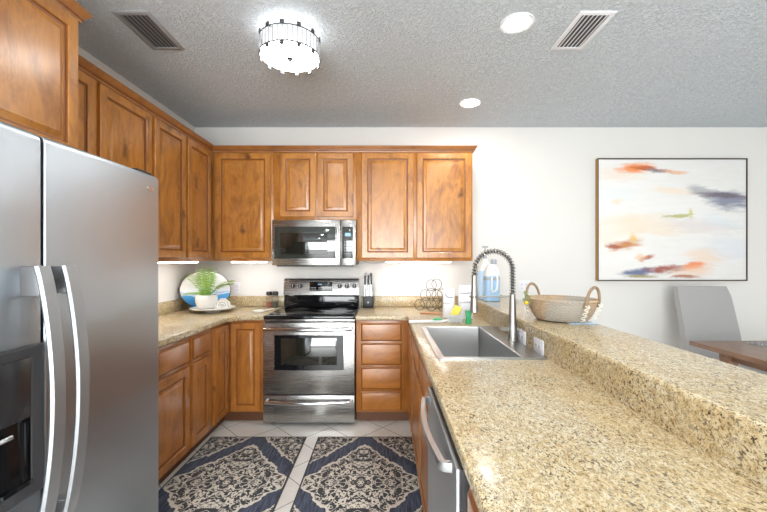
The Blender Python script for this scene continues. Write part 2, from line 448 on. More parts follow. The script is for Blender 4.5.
    def hsweep(s, path, prof, mat=0):
        """mitred horizontal moulding: path of (x,y), profile of (outward, z); outward is to the right of travel"""
        P = [Vector(p) for p in path]; n = len(P); R = []
        for i in range(n):
            d0 = (P[i] - P[i - 1]).normalized() if i > 0 else None; d1 = (P[i + 1] - P[i]).normalized() if i < n - 1 else None
            n0 = Vector((d0.y, -d0.x)) if d0 else None; n1 = Vector((d1.y, -d1.x)) if d1 else None
            if n0 is None: m = n1
            elif n1 is None: m = n0
            else: m = (n0 + n1) / (1 + n0.dot(n1))
            R.append([(P[i].x + m.x * o, P[i].y + m.y * o, z) for o, z in prof])
        return s.rings(R, True, True, True, mat)

    def xf(s, m): bmesh.ops.transform(s.bm, matrix=m, verts=s.bm.verts); return s

    def build(s, name, mats, parent=None, loc=(0, 0, 0), rot=(0, 0, 0), ang=35, label=None):
        if not isinstance(mats, (list, tuple)): mats = [mats]
        bmesh.ops.recalc_face_normals(s.bm, faces=s.bm.faces)
        me = bpy.data.meshes.new(name); s.bm.to_mesh(me); s.bm.free()
        for m in mats: me.materials.append(M[m] if isinstance(m, str) else m)
        for p in me.polygons: p.use_smooth = True
        me.set_sharp_from_angle(angle=math.radians(ang))
        o = bpy.data.objects.new(name, me); COL.objects.link(o)
        o.location = loc; o.rotation_euler = rot
        if parent: o.parent = parent
        if label: o['label'] = label
        return o


def tag(o, label=None, cat=None, group=None, kind=None):
    if label: o['label'] = label
    if cat: o['category'] = cat
    if group: o['group'] = group
    if kind: o['kind'] = kind
    return o


def thing(name, label, cat, loc=(0, 0, 0), rz=0.0, group=None):
    o = bpy.data.objects.new(name, None); COL.objects.link(o); o.empty_display_size = .05
    o.location = loc; o.rotation_euler = (0, 0, rz)
    return tag(o, label, cat, group)


def struct(name, mb, mats, parent=None, **kw):
    o = mb.build(name, mats, parent, **kw)
    if not parent: o['kind'] = 'structure'
    return o


def box(*a, **k): return MB().box(*a, **k)


def dup(root, loc, rz=None, label=None, group=None):
    r = root.copy(); COL.objects.link(r); r.location = loc
    if rz is not None: r.rotation_euler = (0, 0, rz)
    if label: r['label'] = label
    if group: r['group'] = group
    for ch in list(root.children):
        c = ch.copy(); COL.objects.link(c); c.parent = r
        for g in list(ch.children):
            d = g.copy(); COL.objects.link(d); d.parent = c
    return r


# ------------------------------------------------------------------ room
WX, WY, CZ = -1.92, 3.78, 2.72        # left wall, back wall, ceiling
RX, RY = 5.5, -3.5                    # right wall, rear wall
BT = 1.045                            # bar height
struct('floor', box(WX - .1, RX + .1, RY - .1, WY + .1, -.1, 0), 'tile')
struct('ceiling', box(WX - .1, RX + .1, RY - .1, WY + .1, CZ, CZ + .1), 'ceil')
struct('wall_left', box(WX - .1, WX, RY, WY, 0, CZ), 'wall')
struct('wall_back', box(WX - .1, RX + .1, WY, WY + .1, 0, CZ), 'wall')
# unseen rear and right walls with window and sliding door openings added for daylight
wr = MB()
wr.box(WX - .1, -1.75, RY - .1, RY, 0, CZ); wr.box(1.55, RX + .1, RY - .1, RY, 0, CZ); wr.box(-1.75, 1.55, RY - .1, RY, 0, .12); wr.box(-1.75, 1.55, RY - .1, RY, 2.3, CZ)
struct('wall_rear', wr, 'wall')
wr = MB()
wr.box(RX, RX + .1, RY, -.85, 0, CZ); wr.box(RX, RX + .1, 1.65, WY, 0, CZ); wr.box(RX, RX + .1, -.85, 1.65, 2.2, CZ)
struct('wall_right', wr, 'wall')
w1 = MB(); x0, x1, z0, z1 = -1.75, 1.55, .12, 2.3
for a in (x0, -.13, x1 - .06): w1.box(a, a + .06, RY - .08, RY - .02, z0, z1)
for b in (z0, z1 - .06): w1.box(x0, x1, RY - .08, RY - .02, b, b + .06)
wf = struct('added_window_1', w1, 'whiteplastic'); box(x0 + .06, x1 - .06, RY - .055, RY - .05, z0 + .06, z1 - .06).build('added_window_pane', 'winglass', wf)  # unseen window, placed and sized to light the kitchen
w2 = MB()
for a in (-.85, .37, 1.59): w2.box(RX + .02, RX + .08, a, a + .06, 0, 2.2)
for b in (0.0, 2.14): w2.box(RX + .02, RX + .08, -.85, 1.65, b, b + .06)
wf = struct('added_door_1', w2, 'whiteplastic'); box(RX + .045, RX + .05, -.79, 1.59, .06, 2.14).build('added_door_pane', 'winglass', wf)  # unseen sliding door, invented as a second source of daylight
struct('baseboard_back', box(1.16, RX, WY - .014, WY, 0, .1, bev=.004), 'whiteplastic')


# ------------------------------------------------------------------ cabinet pieces (local frame: x across, front faces -y, z up)
def rect(w, h, ins, y): return [(-w / 2 + ins, y, -h / 2 + ins), (w / 2 - ins, y, -h / 2 + ins), (w / 2 - ins, y, h / 2 - ins), (-w / 2 + ins, y, h / 2 - ins)]


def raised_door(parent, cx, cz, w, h, y, mv, fr=.056, panel=True):
    """frame-and-raised-panel door; y is the plane of its back"""
    k = min(fr, w * .24)
    d = MB().rings([rect(w, h, 0, 0), rect(w, h, 0, -.017), rect(w, h, .004, -.021), rect(w, h, k - .006, -.021), rect(w, h, k - .002, -.018), rect(w, h, k, -.010)],
                   cap1=False, mats=[0, 0, 0, 0, 1])
    door = d.build('door', [mv, 'glaze'], parent, (cx, y, cz))
    p = MB().rings([rect(w, h, k, -.0105), rect(w, h, k + .007, -.0085), rect(w, h, k + .010, -.0085), rect(w, h, k + .034, -.0165), rect(w, h, k + .036, -.0185)], cap0=False, mats=[1, 1, 0, 0, 0])
    p.build('raised_panel', [mv, 'glaze'], door)
    return door


def slab_front(parent, cx, cz, w, h, y, mh, name='drawer'):
    d = MB().rings([rect(w, h, 0, 0), rect(w, h, 0, -.010), rect(w, h, .004, -.013), rect(w, h, .012, -.020), rect(w, h, .016, -.021)], mats=[0, 0, 1, 0, 0])
    return d.build(name, [mh, 'glaze'], parent, (cx, y, cz))


def upper(label, cx, cy, z0, z1, w, depth, rz, doors, group='wall cabinets'):
    t = thing('wall_cabinet', label, 'cabinet', (cx, cy, z0), rz, group)
    box(-w / 2 + .0005, w / 2 - .0005, 0, depth - .003, 0, z1 - z0, bev=.0015).build('carcass', 'wood_body', t)
    for (dx0, dx1, dz0, dz1) in doors:
        raised_door(t, (dx0 + dx1) / 2, (dz0 + dz1) / 2 - z0, dx1 - dx0, dz1 - dz0, -.0005, 'wood_v')
    return t


UB, UT = 1.372, 2.39
DB, DT = 1.398, 2.362
UF = WY - .33                              # back row face
LF = WX + .325                             # left row face (x)
# left row (face +x, local x runs away from the camera)
def left_upper(label, y0, y1, doors, face=LF, z0=UB, z1=UT, dz=(DB, DT), group='wall cabinets'):
    c = (y0 + y1) / 2
    return upper(label, face, c, z0, z1, y1 - y0, face - WX, PI / 2, [(a - c, b - c, dz[0], dz[1]) for a, b in doors], group)


left_upper('single-door wooden wall cabinet partly hidden behind the deep cabinet over the fridge', 1.666, 2.052, [(1.69, 2.037)])
left_upper('single-door wooden wall cabinet on the left wall, its door the widest of that row', 2.052, 2.545, [(2.071, 2.527)])
left_upper('two-door wooden wall cabinet on the left wall running into the corner', 2.545, UF - .002, [(2.564, 2.965), (2.997, 3.39)])
left_upper('deep wooden cabinet with crown mounted above the refrigerator', .74, 1.662, [(.76, 1.195), (1.205, 1.642)], -1.365, 1.80, 2.455, (1.82, 2.43), 'wall cabinets')


def back_upper(label, x0, x1, doors, z0=UB, dz=(DB, DT)):
    c = (x0 + x1) / 2
    return upper(label, c, UF, z0, UT, x1 - x0, WY - UF, 0, [(a - c, b - c, dz[0], dz[1]) for a, b in doors])


back_upper('wooden wall cabinet with one wide knotty door, left of the microwave in the corner', LF + .002, -1.028, [(-1.562, -1.050)])
back_upper('short two-door wooden wall cabinet directly above the microwave', -1.028, -.262, [(-.966, -.634), (-.618, -.292)], 1.744, (1.775, DT))
back_upper('tall two-door wooden wall cabinet right of the microwave at the end of the row', -.262, .808, [(-.214, .262), (.292, .790)])
# crown moulding
CP = [(0, UT - .018), (.006, UT - .018), (.008, UT - .006), (.014, UT - .004), (.022, UT + .010), (.034, UT + .020), (.038, UT + .028), (.042, UT + .028), (.042, UT + .036), (0, UT + .036)]
CP = [(o * .8 + .004, z) for o, z in CP]
tag(MB().hsweep([(LF, 1.668), (LF, UF), (.808, UF), (.808, WY - .003)], CP).build('crown_moulding', 'crown'), 'long dark-stained wooden crown moulding over the corner run of wall cabinets', 'moulding')
BEAD = [(.0155, UT - .003), (.0195, UT - .001), (.0215, UT + .006), (.0175, UT + .006)]
MB().hsweep([(LF, 1.668), (LF, UF), (.808, UF), (.808, WY - .004)], BEAD).build('bead', 'glaze', bpy.data.objects['crown_moulding'])
tag(MB().hsweep([(-1.365, .74), (-1.365, 1.662), (LF + .07, 1.662)], [(o, z + .065) for o, z in CP]).build('crown_moulding', 'crown'), 'short wooden crown moulding on the deep cabinet above the refrigerator', 'moulding')
MB().hsweep([(-1.365, .74), (-1.365, 1.662), (LF + .07, 1.662)], [(o, z + .065) for o, z in BEAD]).build('bead', 'glaze', bpy.data.objects['crown_moulding.001'])

# base cabinets
BB, BH = .10, .872
BX = -1.318                                # left base face
BY = WY - .632                             # back base face


def base(label, cx, cy, w, depth, rz, fronts, hollow=False, group='base cabinets', name='base_cabinet'):
    t = thing(name, label, 'cabinet', (cx, cy, 0), rz, group)
    b = MB()
    if hollow:
        b.box(-w / 2, -w / 2 + .018, 0, depth, BB, BH); b.box(w / 2 - .018, w / 2, 0, depth, BB, BH); b.box(-w / 2, w / 2, 0, depth, BB, BB + .018)
        b.box(-w / 2, w / 2, 0, .018, BB, .70); b.box(-w / 2, w / 2, 0, .018, .845, BH); b.box(-w / 2, w / 2, 0, .012, .70, .845)
    else:
        b.box(-w / 2 + .0005, w / 2 - .0005, 0, depth - .003, BB, BH, bev=.0015)
    b.build('carcass', 'wood_base_body', t)
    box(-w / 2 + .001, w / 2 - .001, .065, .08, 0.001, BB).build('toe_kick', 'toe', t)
    for (k, x0, x1, z0, z1) in fronts:
        if k == 'door': raised_door(t, (x0 + x1) / 2, (z0 + z1) / 2, x1 - x0, z1 - z0, -.0005, 'wood_base')
        else: slab_front(t, (x0 + x1) / 2, (z0 + z1) / 2, x1 - x0, z1 - z0, -.0005, 'wood_base_h', 'drawer' if k == 'drawer' else 'false_front')
    return t


def left_base(label, y0, y1, fr):
    c = (y0 + y1) / 2
    return base(label, BX, c, y1 - y0, BX - WX, PI / 2, [(k, a - c, b - c, z0, z1) for k, a, b, z0, z1 in fr])


left_base('wooden base cabinet with drawer and door right beside the refrigerator', 1.73, 2.506, [('drawer', 1.76, 2.487, .70, .850), ('door', 1.76, 2.487, .115, .675)])
left_base('narrow wooden base cabinet with drawer and door between fridge-side cabinet and corner', 2.506, 2.82, [('drawer', 2.525, 2.785, .70, .850), ('door', 2.525, 2.785, .115, .675)])
# corner cabinet with two doors at right angles
cc = thing('corner_cabinet', 'wooden corner base cabinet with two tall doors meeting at a right angle', 'cabinet', (BX, BY, 0), 0, 'base cabinets')
lp = [(WX + .003 - BX, 2.821 - BY), (0, 2.821 - BY), (0, 0), (-1.016 - BX, 0), (-1.016 - BX, WY - .003 - BY), (WX + .003 - BX, WY - .003 - BY)]
MB().prism([lp], BB, BH).build('carcass', 'wood_base_body', cc)
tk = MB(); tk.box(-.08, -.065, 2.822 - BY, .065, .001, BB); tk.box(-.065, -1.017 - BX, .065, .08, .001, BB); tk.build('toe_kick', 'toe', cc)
ld = raised_door(cc, 0, 0, 3.108 - 2.858, .735, 0, 'wood_base', .05); ld.rotation_euler = (0, 0, PI / 2); ld.location = (.0005, (2.858 + 3.108) / 2 - BY, .115 + .3675)
raised_door(cc, (.026 + (-1.045 - BX)) / 2, .115 + .3675, (-1.045 - BX) - .026, .735, -.0005, 'wood_base', .05)
# four-drawer base right of the stove
c0 = (-.244 + .205) / 2
base('wooden base cabinet with four stacked drawers right of the stove', c0, BY, .449, .63, 0,
     [('drawer', -.202 - c0, .140 - c0, a, b) for a, b in ((.70, .850), (.50, .682), (.297, .480), (.115, .275))])
# peninsula cabinets (face -x, local x runs towards the camera)
PX = .212


def pen_base(label, y0, y1, fr, hollow=False):
    c = (y0 + y1) / 2
    return base(label, PX, c, y1 - y0, .55, -PI / 2, [(k, c - b, c - a, z0, z1) for k, a, b, z0, z1 in fr], hollow)


pen_base('wooden sink cabinet with two doors and false fronts in the peninsula under the sink', 1.535, 2.72, [('false', 1.56, 2.10, .70, .850), ('false', 2.12, 2.66, .70, .850), ('door', 1.56, 2.10, .115, .675), ('door', 2.12, 2.66, .115, .675)], True)
pen_base('wooden peninsula cabinet in the foreground, near side of the dishwasher', .36, .905, [('drawer', .385, .88, .70, .850), ('door', .385, .88, .115, .675)])
pen_base('narrow wooden filler cabinet closing the peninsula corner beside the drawer base', 2.722, BY - .003, [('door', 2.745, 3.02, .115, .850)])

# ------------------------------------------------------------------ stone tops
def arc(cx, cy, r, a0, a1, n=8): return [(cx + r * math.cos(a0 + (a1 - a0) * i / n), cy + r * math.sin(a0 + (a1 - a0) * i / n)) for i in range(n + 1)]


CE = WY - .655                              # back counter front edge
t = thing('granite_countertop', 'L-shaped speckled granite countertop in the left corner beside the fridge and stove', 'countertop', (-1.6, 2.9, BH), 0, 'granite countertops')
O = Vector((-1.6, 2.9))
lp = [(WX + .002, 1.735), (-1.288, 1.735)] + arc(-1.288 + .16, CE - .16, .16, PI, PI / 2) + [(-1.014, CE), (-1.014, WY - .002), (WX + .002, WY - .002)]
MB().prism([[(p[0] - O.x, p[1] - O.y) for p in lp]], .001, .042, .012).build('slab', 'granite', t)
box(WX + .002 - O.x, WX + .022 - O.x, 1.735 - O.y, WY - .002 - O.y, .0425, .145, bev=.004).build('backsplash', 'granite', t)
box(WX + .022 - O.x, -1.014 - O.x, WY - .022 - O.y, WY - .002 - O.y, .0425, .145, bev=.004).build('backsplash', 'granite', t)
t = thing('granite_countertop', 'long granite countertop of the peninsula holding the sink, turning behind it to the stove', 'countertop', (.4, 2.0, BH), 0, 'granite countertops')
O = Vector((.4, 2.0)); RXX = .767
lp = [(-.246, WY - .002), (-.246, CE)] + arc(.187 - .04, CE - .04, .04, PI / 2, 0) + [(.187, .36), (RXX + .018, .36), (RXX + .018, WY - .002)]
hole = [(.268, 1.765), (.74, 1.765), (.74, 2.59), (.268, 2.59)]
MB().prism([[(p[0] - O.x, p[1] - O.y) for p in q] for q in (lp, hole)], .001, .042, .010).build('slab', 'granite', t)
box(-.246 - O.x, RXX - .013 - O.x, WY - .022 - O.y, WY - .002 - O.y, .0425, .145, bev=.004).build('backsplash', 'granite', t)
# raised bar: half wall, stone riser and bar top
struct('wall_peninsula', box(RXX + .022, RXX + .14, .36, WY - .002, 0, BT - .042), 'wall')
t = thing('bar_counter', 'raised granite breakfast bar running above the peninsula to the back wall', 'countertop', (.95, 2.0, BH), 0)
box(RXX - .95, RXX + .02 - .95, .36 - 2, WY - .003 - 2, .0423, BT - .0415 - BH).build('riser', 'granite', t)
MB().prism([[(RXX - .0005 - .95, .34 - 2), (1.125 - .95, .34 - 2), (1.125 - .95, WY - .003 - 2), (RXX - .0005 - .95, WY - .003 - 2)]], BT - .0413 - BH, BT - BH, .014, 5, top_only=True).build('bar_top', 'granite', t)

# ------------------------------------------------------------------ refrigerator (front faces +x; local x runs away from the camera, front is -y)
FX = -1.030
fr = thing('refrigerator', 'stainless steel side-by-side refrigerator with ice dispenser against the left wall', 'refrigerator', (FX, 1.24, 0), PI / 2)
# local x = y-1.24 ; local y = -(x-FX)
box(-.465, .465, .075, .86, .03, 1.745, bev=.004).build('case', 'darkgrey', fr)
box(-.46, .46, .02, .074, .012, .10).build('base_grille', 'black', fr)
def fridge_door(x0, x1):
    # slightly bowed door skin
    n = 10; w = x1 - x0; R = []
    for z in (.11, .118, .13, 1.735, 1.748, 1.756):
        e = {.11: .014, .118: .004, 1.748: .004, 1.756: .014}.get(z, 0)
        ring = [(x0 + .002, .07, z), (x0 + .002, .004 + e, z)]
        for i in range(n + 1):
            u = i / n; ring.append((x0 + .005 + (w - .010) * u, .0 + e - .006 * math.sin(PI * u) + .0, z))
        ring += [(x1 - .002, .004 + e, z), (x1 - .002, .07, z)]
        R.append(ring)
    return MB().rings(R)
SPL = 1.127 - 1.24
dr = fridge_door(SPL + .004, .465).build('refrigerator_door', 'fridge', fr)
fz = fridge_door(-.465, SPL - .004).build('freezer_door', 'fridge', fr)
def fridge_handle(x, parent):
    z0, z1 = .60, 1.362
    path = []
    for i in range(25):
        u = i / 24; path.append((x, -.052 - .045 * math.sin(PI * u) ** .8 if 0 < u < 1 else -.052, z0 + (z1 - z0) * u))
    prof = [(-.021, -.006), (.021, -.006), (.024, 0), (.019, .007), (-.019, .007), (-.024, 0)]
    h = MB().sweep(path, prof, up=(0, -1, 0)).build('handle', 'steel_v', parent)
    for za, zb in ((z0, z0 + .05), (z1 - .085, z1)): box(x - .016, x + .016, -.058, .0, za, zb, bev=.004).build('handle_mount', 'mountgrey', parent)
fridge_handle(SPL + .028, dr); fridge_handle(SPL - .060, fz)
# dispenser on the freezer door
dp = MB(); dx0, dx1, dz0, dz1 = -.43, SPL - .016, .705, 1.135
dp.rings([[(dx0 + i, y, dz0 + i), (dx1 - i, y, dz0 + i), (dx1 - i, y, dz1 - i), (dx0 + i, y, dz1 - i)] for i, y in ((0, -.004), (0, -.016), (.006, -.020), (.030, -.014), (.034, -.010))], cap1=False)
dd = dp.build('dispenser', 'darkgrey', fz, label='black water and ice dispenser')
box(dx0 + .034, dx1 - .034, -.012, -.008, .93, dz1 - .034, bev=.002).build('control_panel', 'mesh_black', fz)
cav = MB(); cav.box(dx0 + .034, dx1 - .034, -.0075, -.0065, dz0 + .034, .928); cav.box(dx0 + .034, dx1 - .034, -.016, -.007, dz0 + .034, dz0 + .046); cav.box(dx0 + .06, dx0 + .085, -.014, -.007, dz0 + .05, .92); cav.box(dx1 - .058, dx1 - .052, -.014, -.007, dz0 + .05, .92)
cav.build('dispenser_cavity', 'blackgloss', fz)
MB().tube([(dx0 + .06, -.02, .90), (dx1 - .10, -.02, .90)], .007).build('dispenser_paddle', 'chrome', fz)
# oval badge
MB().lathe([(.0, 0), (1, 0), (1, .3), (.9, .5), (0, .5)], 32, sx=.022, sy=.0105).xf(Matrix.Rotation(PI / 2, 4, 'X') @ Matrix.Diagonal((1, 1, .008, 1))).build('badge', 'chrome', dr, (.393, -.003, 1.705 - .014))
MB().ring((.393, -.0078, 1.691), .013, .0012, 'y', 24, 6, ry=.005).build('badge_emblem', 'grey', dr)
box(.36, .462, .03, .12, 1.7455, 1.775, bev=.006).build('hinge_cover', 'black', fr)
box(-.462, -.36, .03, .12, 1.7455, 1.775, bev=.006).build('hinge_cover', 'black', fr)
for a in (-.4, .4):
    for b in (.15, .8): box(a - .02, a + .02, b - .02, b + .02, 0, .031).build('foot', 'black', fr)

# ------------------------------------------------------------------ range
SX = -.630
st = thing('range', 'stainless steel electric range with black glass cooktop between the base cabinets', 'stove', (SX, 3.12, 0), 0)
w = .379
box(-w, w, .02, .648, .03, .8835, bev=.003).build('body', 'darkgrey', st)
ct = box(-w - .001, w + .001, -.016, .60, .884, .917, bev=.009, seg=3).build('cooktop', 'blackgloss', st)
for i, (bx, by, r) in enumerate(((-.132 + .02, .165, .104), (+.190 - .01, .165, .115), (-.170, .42, .078), (+.200, .42, .078))):
    b = MB()
    b.lathe([(r - .006, 0), (r, 0), (r, .0006), (r - .006, .0006), (r - .006, 0)], 40, cap0=False, cap1=False); b.lathe([(r * .6, 0), (r * .6 + .004, 0), (r * .6 + .004, .0006), (r * .6, .0006), (r * .6, 0)], 40, cap0=False, cap1=False)
    b.lathe([(0.001, 0), (r * .985 - .006, 0), (r * .985 - .006, .0003), (0.001, .0003)], 40)
    b.build('burner', 'burner', st, (bx, by, .9172))
# backguard: tilted stainless panel over a black riser
box(-w + .008, w - .008, .585, .640, .9175, 1.035, bev=.004).build('rear_riser', 'blackgloss', st)
bg = MB().rings([[(-w + .006, .575, 1.036), (w - .006, .575, 1.036), (w - .006, .645, 1.036), (-w + .006, .645, 1.036)], [(-w + .006, .592, 1.18), (w - .006, .592, 1.18), (w - .006, .645, 1.18), (-w + .006, .645, 1.18)], [(-w + .010, .602, 1.195), (w - .010, .602, 1.195), (w - .010, .645, 1.195), (-w + .010, .645, 1.195)]]).build('backguard', 'steel', st)
tilt = math.atan2(.017, .144)
def on_guard(z): return .575 + (z - 1.036) * .017 / .144
MB().box(-.112, .112, -.003, .001, -.043, .043, bev=.003).build('display_panel', 'blackgloss', bg, (0 - .005, on_guard(1.118) , 1.118), (-tilt, 0, 0))
dg = MB()
for x in (-.012, -.004, .008, .016): dg.box(x, x + .005, -.0012, 0, .008, .020)
dg.build('display_digits', 'display', bg, (-.02, on_guard(1.125) - .0035, 1.125), (-tilt, 0, 0))
for gx, gw in ((-.10, .015), (-.025, .013), (.045, .015)):
    kp = MB()
    for i in range(4):
        for j in range(2): kp.box(gx + i * gw, gx + i * gw + .008, -.001, 0, -.03 + j * .016, -.024 + j * .016)
    kp.build('keypad_marks', 'print', bg, (-.005, on_guard(1.118) - .0035, 1.118), (-tilt, 0, 0))
for kx in (-.910, -.838, -.448, -.3766, -.302):
    kb = MB().lathe([(.022, 0), (.022, .004), (.019, .006), (.0175, .024), (.015, .027)], 24).xf(Matrix.Rotation(PI / 2, 4, 'X')).build('knob', 'black', st, (kx - SX, on_guard(1.122) - .0005, 1.122), (-tilt, 0, 0))
    box(-.003, .003, -.0285, -.026, -.014, .016).build('knob_pointer', 'print', kb)
# front: vent strip, oven door, drawer
box(-w, w, 0, .019, .866, .8835, bev=.001).build('vent_strip', 'steel', st)
vs = MB()
for i in range(4): vs.box(-.33 + i * .175, -.33 + i * .175 + .12, -.0012, .001, .870, .877)
vs.build('vent_slots', 'black', st)
od = box(-w, w, -.024, .018, .268, .862, bev=.005, seg=3).build('oven_door', 'steel', st)
MB().rings([[(a * (.292 - i), y, .612 + b * (.153 - i)) for a, b in ((-1, -1), (1, -1), (1, 1), (-1, 1))] for i, y in ((0, -.0235), (0, -.027), (.005, -.028), (.008, -.0255))], cap1=False).build('window_trim', 'steel', od)
box(-.285, .285, -.0262, -.0240, .466, .758).build('window_border', 'blackgloss', od)
box(-.232, .232, -.0275, -.0261, .512, .735, bev=.001).build('oven_window', 'ovenglass', od)
def bow_handle(name, parent, hw, z, y0, bow, r):
    path = [(-hw + 2 * hw * i / 24, y0 - bow * math.sin(PI * i / 24), z) for i in range(25)]
    path = [(-hw, y0 + .03, z)] + path + [(hw, y0 + .03, z)]
    MB().sweep(path, [(r * math.cos(2 * PI * j / 12), r * 1.35 * math.sin(2 * PI * j / 12)) for j in range(12)], up=(0, 0, 1)).build(name, 'chrome', parent)
bow_handle('handle', od, .355, .812, -.058, .036, .013)
sd = box(-w, w, -.024, .018, .032, .258, bev=.005, seg=3).build('storage_drawer', 'steel', st)
bow_handle('handle', sd, .352, .214, -.056, .036, .0115)
for a in (-.31, .31):
    for b in (.06, .58): MB().lathe([(.018, 0), (.018, .012), (.010, .014), (.010, .031)], 16, (a, b, 0)).build('foot', 'black', st)

# ------------------------------------------------------------------ microwave
mw = thing('microwave', 'stainless over-the-range microwave hanging above the stove', 'microwave', (-.640, 3.375, 1.332), 0)
w = .3765; H = .408
box(-w, w, .03, .40, .004, H, bev=.003).build('housing', 'darkgrey', mw)
box(-w + .03, w - .03, .035, .385, -.012, .0035).build('underside_vent', 'black', mw)
md = MB().box(-w, .238, -.012, .029, .0, H, bev=.004).build('door', 'steel', mw)
box(-w + .022, .196, -.0145, -.0118, .062, .348, bev=.001).build('door_glass', 'mwglass', md)
box(-w + .075, .120, -.0158, -.0144, .098, .290, bev=.001).build('door_screen', 'ovenglass', md)
MB().tube([(.217, -.012, .335)] + [(.217, -.044, .330 - .245 * i / 10) for i in range(11)] + [(.217, -.012, .08)], .0105, 12).build('handle', 'chrome', md)
cp = box(.2395, w, -.012, .029, 0, H, bev=.004).build('control_panel', 'steel', mw)
box(.256, .352, -.0145, -.0118, .062, .348, bev=.001).build('keypad', 'mwglass', cp)
box(.280, .330, -.0152, -.0144, .262, .292).build('display_digits', 'display', cp)
kp = MB()
for i in range(4):
    for j in range(5): kp.box(.274 + i * .019, .280 + i * .019, -.0151, -.0144, .10 + j * .027, .106 + j * .027)
kp.build('keypad_marks', 'print', cp)
lg = MB()
for i, (a, b) in enumerate(((-.03, -.024), (-.021, -.015), (-.012, -.007), (-.004, .002), (.005, .010), (.013, .018), (.021, .027))): lg.box(a, b, -.0128, -.0118, 0, .007 if i % 2 else .010)
lg.build('maker_mark', 'print', md, (-.01, 0, .372))

# ------------------------------------------------------------------ dishwasher (front faces -x, local x towards camera)
dw = thing('dishwasher', 'stainless steel dishwasher with curved handle built into the peninsula', 'dishwasher', (.180, 1.216, 0), -PI / 2)
w = .302
box(-w, w, .03, .56, .10, .868).build('tub', 'black', dw)
ddr = box(-w, w, -.006, .006, .115, .868, bev=.004).build('door', 'steel_v', dw)
box(-w + .001, w - .001, .0065, .028, .118, .866).build('door_liner', 'darkgrey', dw)
box(-w + .002, w - .002, .0285, .034, .835, .8695).build('control_strip', 'black', dw)
box(-w, w, .06, .075, .001, .10).build('toe_panel', 'black', dw)
path = [(-.235, -.004, .838), (-.232, -.022, .838)] + [(-.225 + .45 * i / 20, -.030 - .020 * math.sin(PI * i / 20), .838) for i in range(21)] + [(.232, -.022, .838), (.235, -.004, .838)]
MB().sweep(path, [(.008, -.012), (.010, 0), (.008, .012), (-.008, .012), (-.010, 0), (-.008, -.012)], up=(0, 0, 1)).build('handle', 'satin', ddr, ang=50)

# ------------------------------------------------------------------ sink
sk = thing('sink', 'stainless steel drop-in kitchen sink with faucet deck in the peninsula counter', 'sink', (.51, 2.18, .914), 0)
ox0, ox1, oy0, oy1 = .248 - .51, .762 - .51, 1.745 - 2.18, 2.61 - 2.18
bx0, bx1, by0, by1 = .282 - .51, .650 - .51, 1.775 - 2.18, 2.58 - 2.18


def rr(x0, x1, y0, y1, r, z, n=5):
    o = []
    for cx, cy, a in ((x1 - r, y1 - r, 0), (x0 + r, y1 - r, PI / 2), (x0 + r, y0 + r, PI), (x1 - r, y0 + r, 3 * PI / 2)):
        for i in range(n + 1): o.append((cx + r * math.cos(a + PI / 2 * i / n), cy + r * math.sin(a + PI / 2 * i / n), z))
    return o


MB().rings([rr(ox0, ox1, oy0, oy1, .014, .0005), rr(ox0, ox1, oy0, oy1, .014, .004), rr(ox0 + .004, ox1 - .004, oy0 + .004, oy1 - .004, .012, .006), rr(bx0 - .003, bx1 + .003, by0 - .003, by1 + .003, .014, .006), rr(bx0, bx1, by0, by1, .012, .003)], cap0=False, cap1=False).build('rim', 'sinksteel', sk)
MB().rings([rr(bx0, bx1, by0, by1, .012, .003), rr(bx0 + .003, bx1 - .003, by0 + .003, by1 - .003, .016, -.20), rr(bx0 + .02, bx1 - .02, by0 + .02, by1 - .02, .02, -.222), rr(-.06, -.02, -.02, .02, .018, -.228)], cap0=False).build('basin', 'sinksteel', sk)
MB().lathe([(.045, 0), (.045, .003), (.03, .001), (.012, .004), (0.001, .004)], 24, (-.045, 0, -.2265)).build('drain', 'chrome', sk)
g = MB(); gz = -.200
for i in range(19): g.rod((bx0 + .03 + i * (bx1 - bx0 - .06) / 18, by0 + .05, gz), (bx0 + .03 + i * (bx1 - bx0 - .06) / 18, by1 - .03, gz), .0035, 8)
for yy in (by0 + .05, 0, by1 - .03): g.rod((bx0 + .03, yy, gz - .004), (bx1 - .03, yy, gz - .004), .003, 8)
for a in (bx0 + .05, bx1 - .05):
    for b in (by0 + .07, by1 - .06): g.rod((a, b, gz), (a, b, -.2215), .005, 8)
o = g.build('sink_grid', 'chrome', None, (.51, 2.18, .914)); tag(o, 'wire grid lying in the bottom of the steel sink', 'sink grid')

# faucet
fc = thing('faucet', 'tall spring-neck pull-down kitchen faucet in brushed nickel standing on the sink deck', 'faucet', (.733, 2.15, .9205), 0)
MB().lathe([(.030, 0), (.030, .006), (.026, .010), (.026, .075), (.024, .082), (.0225, .10), (.0165, .255), (.0155, .262)], 28).build('body', 'nickel', fc)
hz = .052
MB().tube([(-.022, 0, hz + .012), (.030, 0, hz + .012)], .0185, 20).build('valve', 'nickel', fc)
MB().sweep([(-.02, 0, hz + .012), (-.05, -.004, hz + .012), (-.078, -.008, hz + .014)], [(-.006, -.008), (.006, -.008), (.006, .008), (-.006, .008)]).build('lever', 'nickel', fc)
R_ = .108; zc = .400
arcp = [(0, 0, .255), (0, 0, .30), (0, 0, .36)] + [(-R_ + R_ * math.cos(PI * i / 28), 0, zc + R_ * math.sin(PI * i / 28)) for i in range(29)] + [(-2 * R_ - .002, 0, .375), (-2 * R_ - .004, 0, .335)]
MB().tube(arcp, .0085, 12).build('hose', 'hose', fc)
